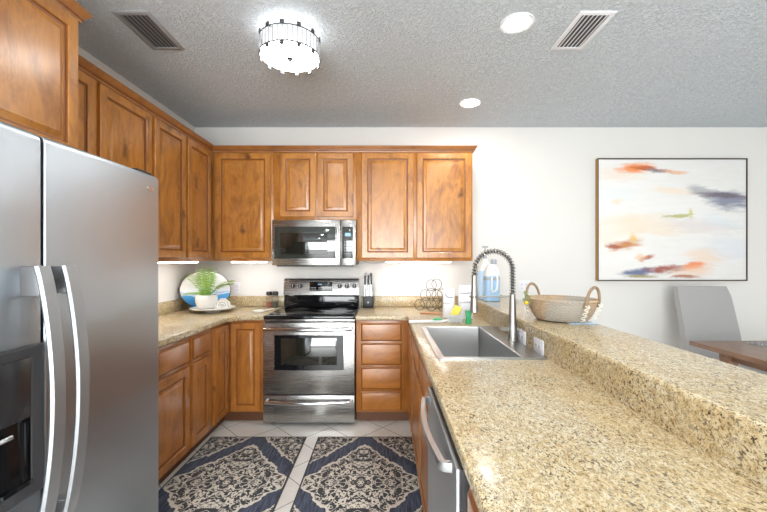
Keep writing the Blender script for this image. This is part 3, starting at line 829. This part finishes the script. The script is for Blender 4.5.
# spring: helix around the arc
Pv = [Vector(p) for p in arcp]; cum = [0]
for i in range(1, len(Pv)): cum.append(cum[-1] + (Pv[i] - Pv[i - 1]).length)
def along(sv):
    for i in range(1, len(Pv)):
        if sv <= cum[i] or i == len(Pv) - 1:
            q = (sv - cum[i - 1]) / max(1e-9, cum[i] - cum[i - 1]); return Pv[i - 1].lerp(Pv[i], q), (Pv[i] - Pv[i - 1]).normalized()
Ls = cum[-1] - .035; turns = 30; hp = []
for i in range(turns * 10 + 1):
    c_, t_ = along(.005 + (Ls - .005) * i / (turns * 10)); a = 2 * PI * i / 10
    nv = Vector((t_.z, 0, -t_.x)); hp.append(c_ + (nv * math.cos(a) + Vector((0, 1, 0)) * math.sin(a)) * .0155)
MB().tube(hp, .0031, 6).build('spring', 'spring', fc)
MB().lathe([(.0145, .37), (.015, .335), (.0165, .30), (.020, .235), (.0245, .165), (.0245, .160), (.019, .158)][::-1], 24, (-2 * R_ - .004, 0, 0)).build('spray_head', 'nickel', fc)
am = MB(); am.rod((0, 0, .250), (-2 * R_ + .012, 0, .250), .005, 12); am.ring((-2 * R_ - .004, 0, .250), .023, .005, 'z', 24)
am.build('support_arm', 'nickel', fc)

# ------------------------------------------------------------------ wall plates
def outlet(label, loc, rz, gang=1, horizontal=False, rx=0):
    t = thing('wall_outlet', label, 'outlet', loc, rz, 'outlet plates')
    w_, h_ = (.07 if gang == 1 else .116), .114
    if horizontal: w_, h_ = h_, w_
    box(-w_ / 2, w_ / 2, -.006, -.0005, -h_ / 2, h_ / 2, bev=.002).build('cover_plate', 'whiteplastic', t)
    for gi in range(gang):
        ox = 0 if gang == 1 else (-.023 + .046 * gi)
        for dz in (-.02, .02):
            cx_, cz_ = (dz, ox) if horizontal else (ox, dz)
            r = box(cx_ - .014, cx_ + .014, -.0075, -.0055, cz_ - .014, cz_ + .014, bev=.003).build('receptacle', 'whiteplastic', t)
            s = MB(); s.box(cx_ - .007, cx_ - .0045, -.0079, -.0074, cz_ - .004, cz_ + .006); s.box(cx_ + .0045, cx_ + .007, -.0079, -.0074, cz_ - .004, cz_ + .006); s.build('slots', 'black', r)


outlet('white wall outlet under the corner cabinet between the oval plate and the stove', (-1.495, WY, 1.10), 0)
outlet('white double outlet plate on the back wall between faucet and basket', (1.405, WY, 1.115), 0, 2)
outlet('white outlet plate set sideways in the granite riser behind the faucet', (RXX, 2.09, .953), -PI / 2, 1, True)
outlet('white outlet plate set sideways in the granite riser at the near end of the sink', (RXX, 1.86, .953), -PI / 2, 1, True)

# ------------------------------------------------------------------ rugs
def rug(cx, label):
    o = box(-.37, .37, -.6, .6, 0, .008, bev=.003).build('kitchen_rug', 'rug', None, (cx, 2.306, .0008))
    return tag(o, label, 'rug', 'patterned kitchen rugs')
rug(-.978, 'navy and cream medallion rug lying along the left base cabinets')
rug(-.150, 'navy and cream medallion rug lying along the peninsula cabinets')

# ------------------------------------------------------------------ ceiling things
cl = thing('ceiling_light', 'round flush-mount ceiling light with crystal drum and black wire rings', 'ceiling light', (-.556, 2.19, CZ), 0)
R = .172
MB().lathe([(.07, -.001), (.07, -.02), (.02, -.024), (.012, -.07), (.001, -.07)], 24).build('canopy', 'chrome', cl)
MB().lathe([(.001, -.158), (R - .010, -.158), (R - .004, -.155)], 48, cap1=False).lathe([(R - .004, -.155), (R - .004, -.150), (R - .008, -.148), (.001, -.148)], 48, cap0=False, mat=1).build('diffuser', ['diffuser', 'lamp_top'], cl)
MB().lathe([(R - .018, -.145), (R - .016, -.145), (R - .016, -.062), (R - .018, -.062), (R - .018, -.145)], 48, cap0=False, cap1=False).build('inner_shade', 'shade_glow', cl)
wr = MB()
wr.ring((0, 0, -.152), R, .0032, 'z', 64, 8); wr.ring((0, 0, -.062), R, .0032, 'z', 64, 8)
for a in range(3): wr.rod((R * math.cos(a * 2.094), R * math.sin(a * 2.094), -.062), (.06 * math.cos(a * 2.094), .06 * math.sin(a * 2.094), -.012), .003)
wr.build('wire_frame', 'wire', cl)
cr = MB()
for i in range(40):
    a = 2 * PI * i / 40; x, y = R * math.cos(a), R * math.sin(a)
    cr.rod((x, y, -.148), (x, y, -.066), .0038, 6)
cr.build('crystal_rods', 'crystal', cl)
for i in range(12):
    a = 2 * PI * i / 12
    for zc_ in (-.166, -.050): box(-.012, .012, -.004, .004, -.010, .010, bev=.002).build('crystal_square', 'clipglass', cl, ((R + .001) * math.cos(a), (R + .001) * math.sin(a), zc_), (0, 0, a + PI / 2))
MB().lathe([(.001, 0), (.018, -.001), (.018, -.006), (.010, -.009), (.008, -.016), (.004, -.020), (.001, -.020)], 20, (0, 0, -.158)).build('finial', 'black', cl)


def recessed(x, y, label):
    t = thing('recessed_light', label, 'ceiling light', (x, y, CZ), 0, 'recessed downlights')
    MB().lathe([(.072, -.0005), (.095, -.0005), (.092, -.006), (.074, -.004), (.072, -.0005)], 36, cap0=False, cap1=False).build('trim_ring', 'whiteplastic', t)
    MB().lathe([(.001, -.001), (.0735, -.001), (.0735, -.003), (.001, -.003)], 36).build('lens', 'recess', t)


recessed(.746, 2.115, 'round recessed ceiling downlight between the crystal fixture and the right vent')
recessed(.725, 3.19, 'round recessed ceiling downlight close to the back wall')
recessed(.73, 1.0, 'added unseen recessed downlight over the near end of the peninsula')  # this lamp and the next are added out of view for more light
recessed(.73, -1.2, 'added unseen recessed downlight past the near end of the peninsula')
recessed(-.25, -1.3, 'added unseen recessed downlight over the kitchen aisle, farthest from the stove')  # two more unseen lamps, added to brighten the floor and cabinet fronts
recessed(-.2, .55, 'added unseen recessed downlight over the near end of the rugs')


def vent(x0, x1, y0, y1, label, col, flip):
    t = thing('ceiling_vent', label, 'air vent', ((x0 + x1) / 2, (y0 + y1) / 2, CZ), 0, 'ceiling air vents')
    a, b = (x1 - x0) / 2, (y1 - y0) / 2
    f = [[(-a + i, -b + i, z), (a - i, -b + i, z), (a - i, b - i, z), (-a + i, b - i, z)] for i, z in ((0, -.0005), (0, -.004), (.006, -.008), (.026, -.008), (.028, -.002))]
    MB().rings(f, cap0=False, cap1=False).build('frame', col, t)
    box(-a + .026, a - .026, -b + .026, b - .026, -.0015, -.0005).build('duct_backing', 'ductgrey', t)
    s = MB(); n = 6
    for i in range(n):
        x = -a + .04 + (2 * a - .08) * i / (n - 1); k = .006 * flip
        s.rings([[(x - k - .001, y, -.0025), (x - k + .001, y, -.0025), (x + k + .003, y, -.0115), (x + k - .003, y, -.0115)] for y in (-b + .027, b - .027)])
    s.build('louvres', col, t)


vent(-1.475, -1.272, 2.01, 2.378, 'grey ceiling air vent above the left wall cabinets', 'grey', 1)
vent(1.05, 1.252, 2.01, 2.378, 'white ceiling air vent right of the recessed downlights', 'whiteplastic', -1)

# under-cabinet LED bars
def led(label, cx, cy, l, rz):
    t = thing('light_bar', label, 'under-cabinet light', (cx, cy, UB), rz, 'under-cabinet light bars')
    box(-l / 2, l / 2, -.014, .014, -.012, -.0005, bev=.002).build('housing', 'whiteplastic', t)
    box(-l / 2 + .008, l / 2 - .008, -.0155, .0115, -.0155, -.0118, bev=.001).build('diffuser', 'led', t)


led('lit LED bar under the left-wall cabinets above the corner counter', LF - .09, 2.85, 1.0, PI / 2)
led('lit LED bar under the wide-door cabinet left of the microwave', -1.28, UF + .08, .34, 0)
led('lit LED bar under the tall cabinet right of the microwave', .315, UF + .08, .62, 0)
o = MB().tube([(-.20, 3.56, UB - .004), (-.16, 3.55, UB - .018), (-.08, 3.545, UB - .022), (0, 3.54, UB - .010), (.02, 3.535, UB - .005)], .003, 6).build('power_cord', 'grey')
tag(o, 'thin grey cord under the wall cabinet right of the microwave', 'cord')

# ------------------------------------------------------------------ things on the left counter
CT = .9145
sp = thing('decorative_plate', 'oval seascape plate of blue sea and pale sky leaning in the counter corner', 'plate', (-1.70, 3.56, CT), math.radians(45))
lean = math.radians(12)
prof = [(.0, .012), (.95, .012), (1.0, .004), (.99, 0), (.92, -.003), (.0, -.003)]
MB().lathe([(max(r, .002), z) for r, z in prof], 56, sx=.232, sy=.182).xf(Matrix.Rotation(PI / 2, 4, 'X')).build('plate', 'sea', sp, (0, .01, .1835), (-lean, 0, 0))
MB().ring((0, .0, 0), .232, .0045, 'y', 56, 8, ry=.182).build('rim', 'bronze', sp, (0, .006, .1835), (-lean, 0, 0))
ts = thing('cake_stand', 'low white round pedestal tray on the corner counter', 'cake stand', (-1.55, 3.37, CT), 0)
MB().lathe([(.065, 0), (.065, .004), (.05, .012), (.05, .020), (.17, .026), (.190, .036), (.192, .042), (.188, .043), (.17, .038), (.001, .036)], 48).build('tray', 'white', ts)
TZ = CT + .0385
pt = thing('potted_palm', 'small green palm in a white ceramic pot on the white pedestal tray', 'plant', (-1.585, 3.32, TZ), 0)
MB().lathe([(.060, 0), (.070, .004), (.084, .035), (.092, .075), (.090, .110), (.086, .118), (.083, .116), (.085, .105), (.080, .098), (.001, .098)], 40).build('pot', 'white', pt)
MB().lathe([(.078, .099), (.05, .104), (.001, .106)], 24, cap0=False).build('soil', 'soil', pt)
rng = random.Random(3)
for i in range(16):
    a = 2 * PI * i * .381966; el = [1.50, 1.32, 1.12, .90, .62][i % 5] + rng.uniform(-.06, .06); L = rng.uniform(.235, .295) * (1.0 if el > .85 else .70)
    m = MB(); pts = []; x = z = 0.0; ang = el
    for k in range(11):
        pts.append(Vector((x, 0, z))); x += L / 10 * math.cos(ang); z += L / 10 * math.sin(ang); ang -= (.085 if el < 1.0 else .025) + .005 * k
    m.tube(pts, .0018, 5, scales=[1 - .06 * k for k in range(11)])
    for k in range(3, 44, 1):
        if k % 4 > 1: continue
        u = (k // 2 * 2) / 44; q = u * 10; j = min(int(q), 9); p = pts[j].lerp(pts[j + 1], q - j); tv = (pts[j + 1] - pts[j]).normalized()
        ll = .088 * math.sin(PI * (.12 + .8 * u)) * rng.uniform(.8, 1.1); sd_ = 1 if k % 2 else -1
        dv = (tv * .62 + Vector((0, sd_ * .85, 0)) + Vector((0, 0, -.1))).normalized(); wv = tv.cross(dv).normalized().cross(dv) * .0036
        tip = p + dv * ll + Vector((0, 0, -.012 * ll / .07)); mid_ = p + dv * ll * .5 + Vector((0, 0, .004))
        vv = [m.bm.verts.new(c) for c in (p - wv * .5, p + wv * .5, mid_ + wv, tip, mid_ - wv)]
        m.bm.faces.new(vv)
    m.build('frond', 'leaf', pt, (.02 * math.cos(a), .02 * math.sin(a), .10), (0, 0, a))
# small house ornament
hs = thing('house_ornament', 'small white house-shaped ornament with black line drawing beside the palm pot', 'ornament', (-1.435, 3.31, TZ), math.radians(8))
pr = [(-.066, 0), (.066, 0), (.056, .052), (.014, .088), (-.014, .088), (-.056, .052)]
MB().rings([[(x * 1.0, y, z) for x, z in pr] for y in (-.02, .02)]).build('block', 'white', hs)
ln = MB()
ln.tube([(.030 * math.cos(PI * i / 12), -.0205, .022 + .034 * math.sin(PI * i / 12)) for i in range(13)], .0022, 6)
ln.tube([(.018 * math.cos(PI * i / 12), -.0205, .018 + .020 * math.sin(PI * i / 12)) for i in range(13)], .0018, 6)
for z_ in (.012, .022, .030): ln.tube([(-.012, -.0205, z_), (.012, -.0205, z_)], .0015, 6)
ln.tube([(-.054, -.0205, .006), (-.047, -.0205, .05), (-.012, -.0205, .08), (.012, -.0205, .08), (.047, -.0205, .05), (.054, -.0205, .006)], .0016, 6)
ln.build('line_drawing', 'ink', hs)
# salt and pepper grinders
def grinder(x, y, fill, label):
    t = thing('spice_grinder', label, 'spice jar', (x, y, CT), 0, 'spice grinders')
    MB().lathe([(.025, 0), (.027, .004), (.027, .095), (.022, .112), (.022, .120)], 28).build('jar', 'glass', t)
    MB().lathe([(.001, .004), (.0245, .004), (.0245, .052), (.001, .055)], 24).build('contents', fill, t)
    MB().lathe([(.0235, .121), (.027, .123), (.027, .150), (.024, .156), (.001, .157)], 28).build('lid', 'black', t)
grinder(-1.137, 3.67, 'pinksalt', 'glass grinder of pink salt with black lid, left of the pair by the stove')
grinder(-1.076, 3.67, 'pepper', 'glass grinder of dark pepper with black lid, right beside the stove')
srr = thing('spoon_rest', 'white ceramic spoon rest on the counter left of the cooktop', 'spoon rest', (-1.125, 3.33, CT), math.radians(38))
def oval_dish(a, b, h): return MB().rings([[(sx * a * math.cos(2 * PI * j / 28), sx * b * math.sin(2 * PI * j / 28), z) for j in range(28)] for sx, z in ((.7, 0), (.9, .005), (1, h), (.97, h + .001), (.85, .009), (.5, .006), (.02, .005))])
oval_dish(.055, .040, .018).build('bowl', 'white', srr)
MB().sweep([(.048, 0, .014), (.08, 0, .018), (.12, 0, .022), (.14, 0, .020)], [(-.012, -.003), (.012, -.003), (.012, .003), (-.012, .003)]).build('handle', 'white', srr)

# ------------------------------------------------------------------ things right of the stove
kb = thing('knife_block', 'black and clear knife block with knives right of the stove', 'knife block', (-.163, 3.66, CT), 0)
box(-.052, .052, -.04, .04, 0, .112, bev=.003).build('base', 'black', kb)
MB().rings([[(a * .052, b * .04, z) for a, b in ((-1, -1), (1, -1), (1, 1), (-1, 1))] for z in (.1125, .215)], cap0=False, cap1=False).build('clear_sleeve', 'glass', kb)
MB().lathe([(.001, 0), (.008, 0), (.008, .002), (.001, .002)], 16).xf(Matrix.Rotation(PI / 2, 4, 'X')).build('emblem', 'print', kb, (0, -.0402, .055))
for i, (kx, ky, hh, rot) in enumerate(((-.036, -.012, .095, .03), (-.018, .012, .115, -.02), (.0, -.008, .10, .0), (.018, .010, .105, .02), (.034, -.010, .120, -.03))):
    kn = thing('kitchen_knife', ['slim knife leftmost in the clear knife block', 'taller steel-handled knife second from left in the knife block', 'short knife in the middle of the knife block', 'steel-handled knife second from right in the knife block', 'tallest knife at the right edge of the knife block'][i], 'knife', (-.163 + kx, 3.66 + ky, CT + .113), 0, 'knives in the knife block')
    MB().rings([[(x, y, z) for x, y in ((-.0012, -.012), (.0012, -.012), (.0012, .012), (-.0012, .012))] for z in (.0, .11)]).build('blade', 'chrome', kn, (0, 0, 0), (0, rot, 0))
    MB().sweep([(0, 0, .105), (0, 0, .12), (0, .003, .105 + hh * .6), (0, 0, .105 + hh)], [(.0075 * math.cos(2 * PI * j / 10), .010 * math.sin(2 * PI * j / 10)) for j in range(10)], up=(0, 1, 0), scales=[.85, 1, .9, 1.1]).build('handle', 'steel_v' if i % 2 else 'black', kn, (0, 0, 0), (0, rot, 0))

# wine rack of wire rings
wk = thing('wine_rack', 'black wire wine rack of stacked rings on the counter below the end wall cabinet', 'wine rack', (.455, 3.47, CT), math.radians(-26))
rr_ = .049; dp_ = .16; sp_ = .112
for row, n in enumerate((3, 2, 1)):
    for i in range(n):
        cx_ = (i - (n - 1) / 2) * sp_ ; cz_ = rr_ + .004 + row * .092
        m = MB(); m.ring((cx_, -dp_ / 2, cz_), rr_, .0026, 'y', 36, 6); m.ring((cx_, dp_ / 2, cz_), rr_, .0026, 'y', 36, 6)
        for aa in ((PI * 1.25, PI * 1.75) if row == 0 else (PI * 1.5,)): m.rod((cx_ + rr_ * math.cos(aa), -dp_ / 2, cz_ + rr_ * math.sin(aa)), (cx_ + rr_ * math.cos(aa), dp_ / 2, cz_ + rr_ * math.sin(aa)), .003, 6)
        m.build('ring_pair', 'wire', wk)
bd = MB().box(-.10, .06, -.022, .022, 0, .012, bev=.005).box(.055, .13, -.010, .010, .001, .011, bev=.004)
tag(bd.build('wooden_paddle', 'board', None, (.405, 3.235, CT), (0, 0, math.radians(-12))), 'small orange-brown wooden paddle lying in front of the wire wine rack', 'cutting board')

# white pouches
def pouch(label, loc, rz, w, h, d, print_kind):
    t = thing('refill_pouch', label, 'pouch', loc, rz, 'white pouches by the sink')
    R = []
    for k in range(13):
        u = k / 12; z = h * u; dd = d * (1 - u ** 3) * (.75 + .25 * math.sin(PI * min(1, u * 1.6))) + .003; ww = w * (1 - .06 * math.sin(PI * u)) * (1 if u < .85 else 1 - .9 * (u - .85))
        R.append([(ww / 2 * math.copysign(abs(math.cos(a)) ** .45, math.cos(a)), dd / 2 * math.copysign(abs(math.sin(a)) ** .8, math.sin(a)), z) for a in [2 * PI * j / 28 for j in range(28)]])
    MB().rings(R).build('bag', 'whiteplastic', t)
    def fy(z): u = z / h; return -(d * (1 - u ** 3) * (.75 + .25 * math.sin(PI * min(1, u * 1.6))) + .003) / 2 - .0008
    m = MB(); m2 = MB()
    zb = h * .78
    if print_kind: m.tube([(-w * .38, fy(zb), zb), (0, fy(zb), zb - .003), (w * .38, fy(zb), zb)], .003, 6)
    else: m.tube([(-w * .3, fy(zb), zb + .01), (-.01, fy(zb - .015), zb - .015), (w * .35, fy(zb - .02), zb - .02)], .003, 6)
    z0_ = h * .50
    for i in range(5 if print_kind else 3):
        xx = -w * .34 + i * .018
        m2.tube([(xx - .006, fy(z0_), z0_ - .006), (xx - .002, fy(z0_), z0_ + .007), (xx + .003, fy(z0_), z0_ - .005), (xx + .009, fy(z0_), z0_ + .006), (xx + .012, fy(z0_), z0_ - .006)], .0016, 5)
        if 0: m.ring((xx, fy(z0_) , z0_ - i * .002), .006, .0016, 'y', 14, 5, ry=.008)
    m.build('printed_line', 'ink', t); m2.build('lettering', 'ink', t)
    MB().box(-w * .4, w * .4, -.003, .003, h - .012, h + .004, bev=.0015).build('seal', 'whiteplastic', t)
pouch('white pouch with grey lettering standing upright behind the faucet', (.640, 2.98, CT), math.radians(6), .125, .262, .07, True)
pouch('tilted white pouch left of the lettered pouch beside the wine rack', (.515, 3.02, CT), math.radians(-16), .10, .235, .06, False)
# sponge
sg = thing('sponge', 'yellow sponge with green scouring side leaning on the white pouches', 'sponge', (.525, 2.86, CT + .012), math.radians(-20))
box(-.030, .030, -.012, .012, .0, .085, bev=.004).build('foam', 'yellow', sg, (0, 0, .022), (math.radians(-14), math.radians(24), 0))
box(-.030, .030, .0125, .020, .0, .085, bev=.002).build('scourer', 'scrub', sg, (0, 0, .022), (math.radians(-14), math.radians(24), 0))
# dish brush lying down
br_ = thing('dish_brush', 'long white-handled brush lying across the counter behind the sink', 'brush', (.32, 2.76, CT + .011), math.radians(2))
MB().tube([(-.145, 0, 0), (-.14, 0, 0), (.10, 0, .003), (.135, 0, .006)], .0105, 14, scales=[.8, 1, 1, .7]).build('handle', 'whiteplastic', br_)
bs = MB(); rg = random.Random(5)
for i in range(320):
    u = rg.random(); a = rg.uniform(0, 2 * PI); l = rg.uniform(.02, .034); x = .145 + .105 * u
    p = Vector((x, 0, .018)); q = p + Vector((rg.uniform(-.01, .01), math.cos(a) * l, max(math.sin(a) * l, -.026)))
    bs.tube([p, p.lerp(q, .6) + Vector((.002, 0, .002)), q], .0025, 4, scales=[1, 1, .6])
bs.rod((.13, 0, .010), (.25, 0, .018), .006)
bs.build('bristles', 'bristle', br_)
gp = MB().rings([[(.065 + x * k, y * k, z) for x, y in ((-.035, -.012), (.0, -.022), (.04, -.006), (.045, .008), (.005, .014), (-.03, .006))] for k, z in ((1, .0125), (1, .017), (.6, .026))])
gp.build('scraper', 'green', br_)
# small green bottle
gb = thing('soap_bottle', 'small green bottle standing between the pouches and the sink', 'bottle', (.612, 2.745, CT), 0)
MB().rings([rr(-.021, .021, -.014, .014, .006, 0), rr(-.023, .023, -.016, .016, .008, .004), rr(-.017, .017, -.012, .012, .007, .045), rr(-.022, .022, -.015, .015, .008, .078), rr(-.020, .020, -.013, .013, .007, .082)]).build('bottle', 'green', gb)
box(-.024, .024, -.017, .017, .0825, .096, bev=.003).build('cap', 'green', gb)

# ------------------------------------------------------------------ on the bar
BZ = BT + .0005
jg = thing('detergent_jug', 'blue detergent jug with white handle on the bar behind the faucet arc', 'bottle', (.872, 3.06, BZ), math.radians(4))
def ov(a, b, z, cx=0): return [(cx + a * math.copysign(abs(math.cos(t)) ** .6, math.cos(t)), b * math.copysign(abs(math.sin(t)) ** .6, math.sin(t)), z) for t in [2 * PI * j / 32 for j in range(32)]]
MB().rings([ov(.056, .04, 0), ov(.062, .045, .006), ov(.063, .046, .10), ov(.062, .045, .205)]).build('body', 'blue', jg)
MB().rings([ov(.062, .045, .2055), ov(.060, .044, .225), ov(.050, .038, .265), ov(.032, .03, .288), ov(.02, .02, .30)]).build('shoulder', 'clearwhite', jg)
MB().lathe([(.022, .300), (.024, .302), (.024, .335), (.020, .340), (.001, .340)], 24, (.018, 0, 0)).build('cap', 'greycap', jg)
MB().sweep([(-.005, -.046, .075), (-.018, -.052, .095), (-.020, -.056, .17), (-.014, -.056, .235), (.004, -.052, .262), (.024, -.05, .245), (.030, -.052, .18), (.026, -.05, .10), (.012, -.046, .078)], [(.0085 * math.cos(2 * PI * j / 10), .0085 * math.sin(2 * PI * j / 10)) for j in range(10)]).build('handle', 'clearwhite', jg)
MB().rings([ov(.0635, .0465, .17), ov(.0635, .0465, .195)], cap0=False, cap1=False).build('label_band', 'greycap', jg)
j2 = thing('soap_refill_bottle', 'pale blue refill bottle with pump top behind the detergent jug', 'bottle', (.862, 3.22, BZ), 0)
MB().rings([ov(.060, .04, 0), ov(.066, .045, .006), ov(.066, .045, .20), ov(.060, .042, .24)]).build('body', 'paleblue', j2)
MB().rings([ov(.060, .042, .2405), ov(.045, .035, .285), ov(.022, .022, .325), ov(.016, .016, .345)]).build('shoulder', 'clearwhite', j2)
pm = MB(); pm.lathe([(.016, .345), (.016, .372), (.006, .376), (.006, .440)], 20); pm.box(-.026, .026, -.009, .009, .440, .456, bev=.003)
pm.build('pump', 'greycap', j2)

# basket
bk = thing('basket', 'round woven basket with two cane loop handles on the granite bar', 'basket', (.985, 2.095, BZ), math.radians(-58))
R = []; NS = 144
prof = []
rows = 11
for k in range(rows * 6 + 1):
    u = k / (rows * 6); r = .120 + .050 * u ** .75 + .006 * math.sin(PI * u); z = .004 + .112 * u
    prof.append((r + .0032 * abs(math.sin(PI * rows * u)), z, int(rows * u)))
for r, z, row in prof:
    R.append([((r + .0034 * math.sin(36 * a + row * PI)) * math.cos(a) * 1.06, (r + .0034 * math.sin(36 * a + row * PI)) * math.sin(a) * .94, z) for a in [2 * PI * j / NS for j in range(NS)]])
for q in range(12):
    u = 1 - q / 11; r = .114 + .050 * u ** .75; R.append([(r * math.cos(a) * 1.06, r * math.sin(a) * .94, .008 + .108 * u) for a in [2 * PI * j / NS for j in range(NS)]])
MB().rings(R).build('woven_body', 'weave', bk, ang=80)
rm = MB(); hp = []
for i in range(60 * 8):
    a = 2 * PI * i / 480; b = 2 * PI * i / 8
    rm_r = .172 + .005 * math.cos(b); hp.append((rm_r * math.cos(a) * 1.06, rm_r * math.sin(a) * .94, .118 + .005 * math.sin(b)))
rm.ring((0, 0, .118), .171 * 1.06, .005, 'z', 72, 8, ry=.171 * .94); rm.tube(hp, .0028, 5, True); rm.build('rim', 'weave', bk, ang=80)
for sgn in (1, -1):
    hpth = [(sgn * (.177 + .012 * math.sin(PI * i / 16) - (.008 if i in (0, 16) else 0)), -.062 * math.cos(PI * i / 16), .085 + .108 * math.sin(PI * i / 16) ** .8) for i in range(17)]
    hd = MB().tube(hpth, .0075, 10).build('handle', 'cane', bk)
    for e in (-1, 1):
        lc = MB()
        for q in range(4):
            z_ = .100 - q * .022; rx_ = .186 - q * .008
            lc.tube([(sgn * (rx_ - .002), e * .062 - .016, z_), (sgn * (rx_ + .012), e * .062, z_ - .010), (sgn * (rx_ - .004), e * .062 + .016, z_ - .018)], .003, 6)
            lc.tube([(sgn * (rx_ - .002), e * .062 + .016, z_), (sgn * (rx_ + .011), e * .062, z_ - .010), (sgn * (rx_ - .004), e * .062 - .016, z_ - .018)], .003, 6)
        lc.build('lacing', 'lace', hd)
rg = random.Random(9); sx_, sy_ = -.09, -.148
m = MB()
for i in range(9): m.tube([(sx_, sy_, .085), (sx_ + rg.uniform(-.03, .0), sy_ + rg.uniform(-.02, .02), .115), (sx_ + rg.uniform(-.045, .0), sy_ + rg.uniform(-.03, .03), rg.uniform(.135, .165))], .0016, 5)
for i in range(10): m.ball((sx_ + rg.uniform(-.035, 0), sy_ + rg.uniform(-.02, .02), rg.uniform(.11, .16)), .006, (1.3, .6, 1), 8, 6)
spr = m.build('flower_sprig', 'dryleaf', bk, label='yellow dried flower sprig')
m = MB(); m.ball((sx_ - .012, sy_ - .018, .095), .013, (1, 1, .8), 14, 8); m.build('blossom', 'yflower', spr)
tag(MB().prism([[(-.07, -.035), (.075, -.045), (.082, .02), (-.06, .03)]], 0, .0035, .001).build('blue_cloth', 'paleblue', None, (1.03, 1.985, BZ), (0, 0, .1)), 'pale blue folded cloth peeking out in front of the basket on the bar', 'cloth')

# ------------------------------------------------------------------ dining side
pa = thing('framed_painting', 'large abstract canvas in white, orange and blue-grey hanging on the back wall', 'painting', (2.873, WY, 1.784), 0)
a, b = .748, .613
f = [[(sx * (a - i), y, sz * (b - i)) for sx, sz in ((-1, -1), (1, -1), (1, 1), (-1, 1))] for i, y in ((0, -.001), (0, -.046), (.0, -.047), (.008, -.047), (.008, -.030))]
MB().rings(f, cap0=False, cap1=False, mats=[0, 1, 1, 1]).build('frame', ['gold', 'bronze'], pa)
box(-a + .012, a - .012, -.042, -.012, -b + .012, b - .012, bev=.002).build('canvas', 'canvas', pa)
tb = thing('dining_table', 'dark walnut dining table beyond the breakfast bar', 'table', (2.90, 1.95, 0), 0)
box(-.56, .56, -.93, .93, .725, .76, bev=.006).build('tabletop', 'tablewood', tb)
ap = MB()
for s_ in (-1, 1): ap.box(s_ * .40 - .01, s_ * .40 + .01, -.76, .76, .65, .724); ap.box(-.39, .39, s_ * .77 - .01, s_ * .77 + .01, .65, .724)
ap.build('apron', 'tablewood', tb)
for sx in (-1, 1):
    for sy in (-1, 1): MB().rings([[(sx * .40 + q * p, sy * .77 + q * r, z) for p, r in ((-1, -1), (1, -1), (1, 1), (-1, 1))] for q, z in ((.025, 0), (.038, .724))]).build('leg', 'tablewood', tb)
o = MB().box(-.23, .23, -.16, .16, 0, .003, bev=.001).build('placemat', 'mat', None, (2.93, 2.66, .7605)); tag(o, 'grey and white woven placemat on the dark table', 'placemat')
ch = thing('dining_chair', 'light grey upholstered dining chair at the far end of the dark table', 'chair', (2.985, 3.22, 0), 0)
box(-.25, .25, -.24, .22, .40, .50, bev=.025, seg=4).build('seat', 'chairfab', ch)
bkp = MB(); R = []
for k in range(9):
    u = k / 8; z = .44 + .69 * u; yy = .17 + .15 * u ** 1.2; wv = .255 - .012 * u; e = 0 if k < 8 else .012
    R.append([(sx * (wv - e) , yy + sy * (.035 - .006 * u - e * .8), z) for sx, sy in ((-1, -1), (-.9, -1.12), (.9, -1.12), (1, -1), (1, 1), (.9, 1.12), (-.9, 1.12), (-1, 1))])
bkp.rings(R).build('backrest', 'chairfab', ch)
for sx in (-1, 1):
    for sy, dy in ((-1, 0), (1, .05)): MB().rings([[(sx * .215 + q * p, sy * .19 + d_ + q * r, z) for p, r in ((-1, -1), (1, -1), (1, 1), (-1, 1))] for q, z, d_ in ((.014, 0, dy), (.022, .41, 0))]).build('leg', 'tablewood', ch)
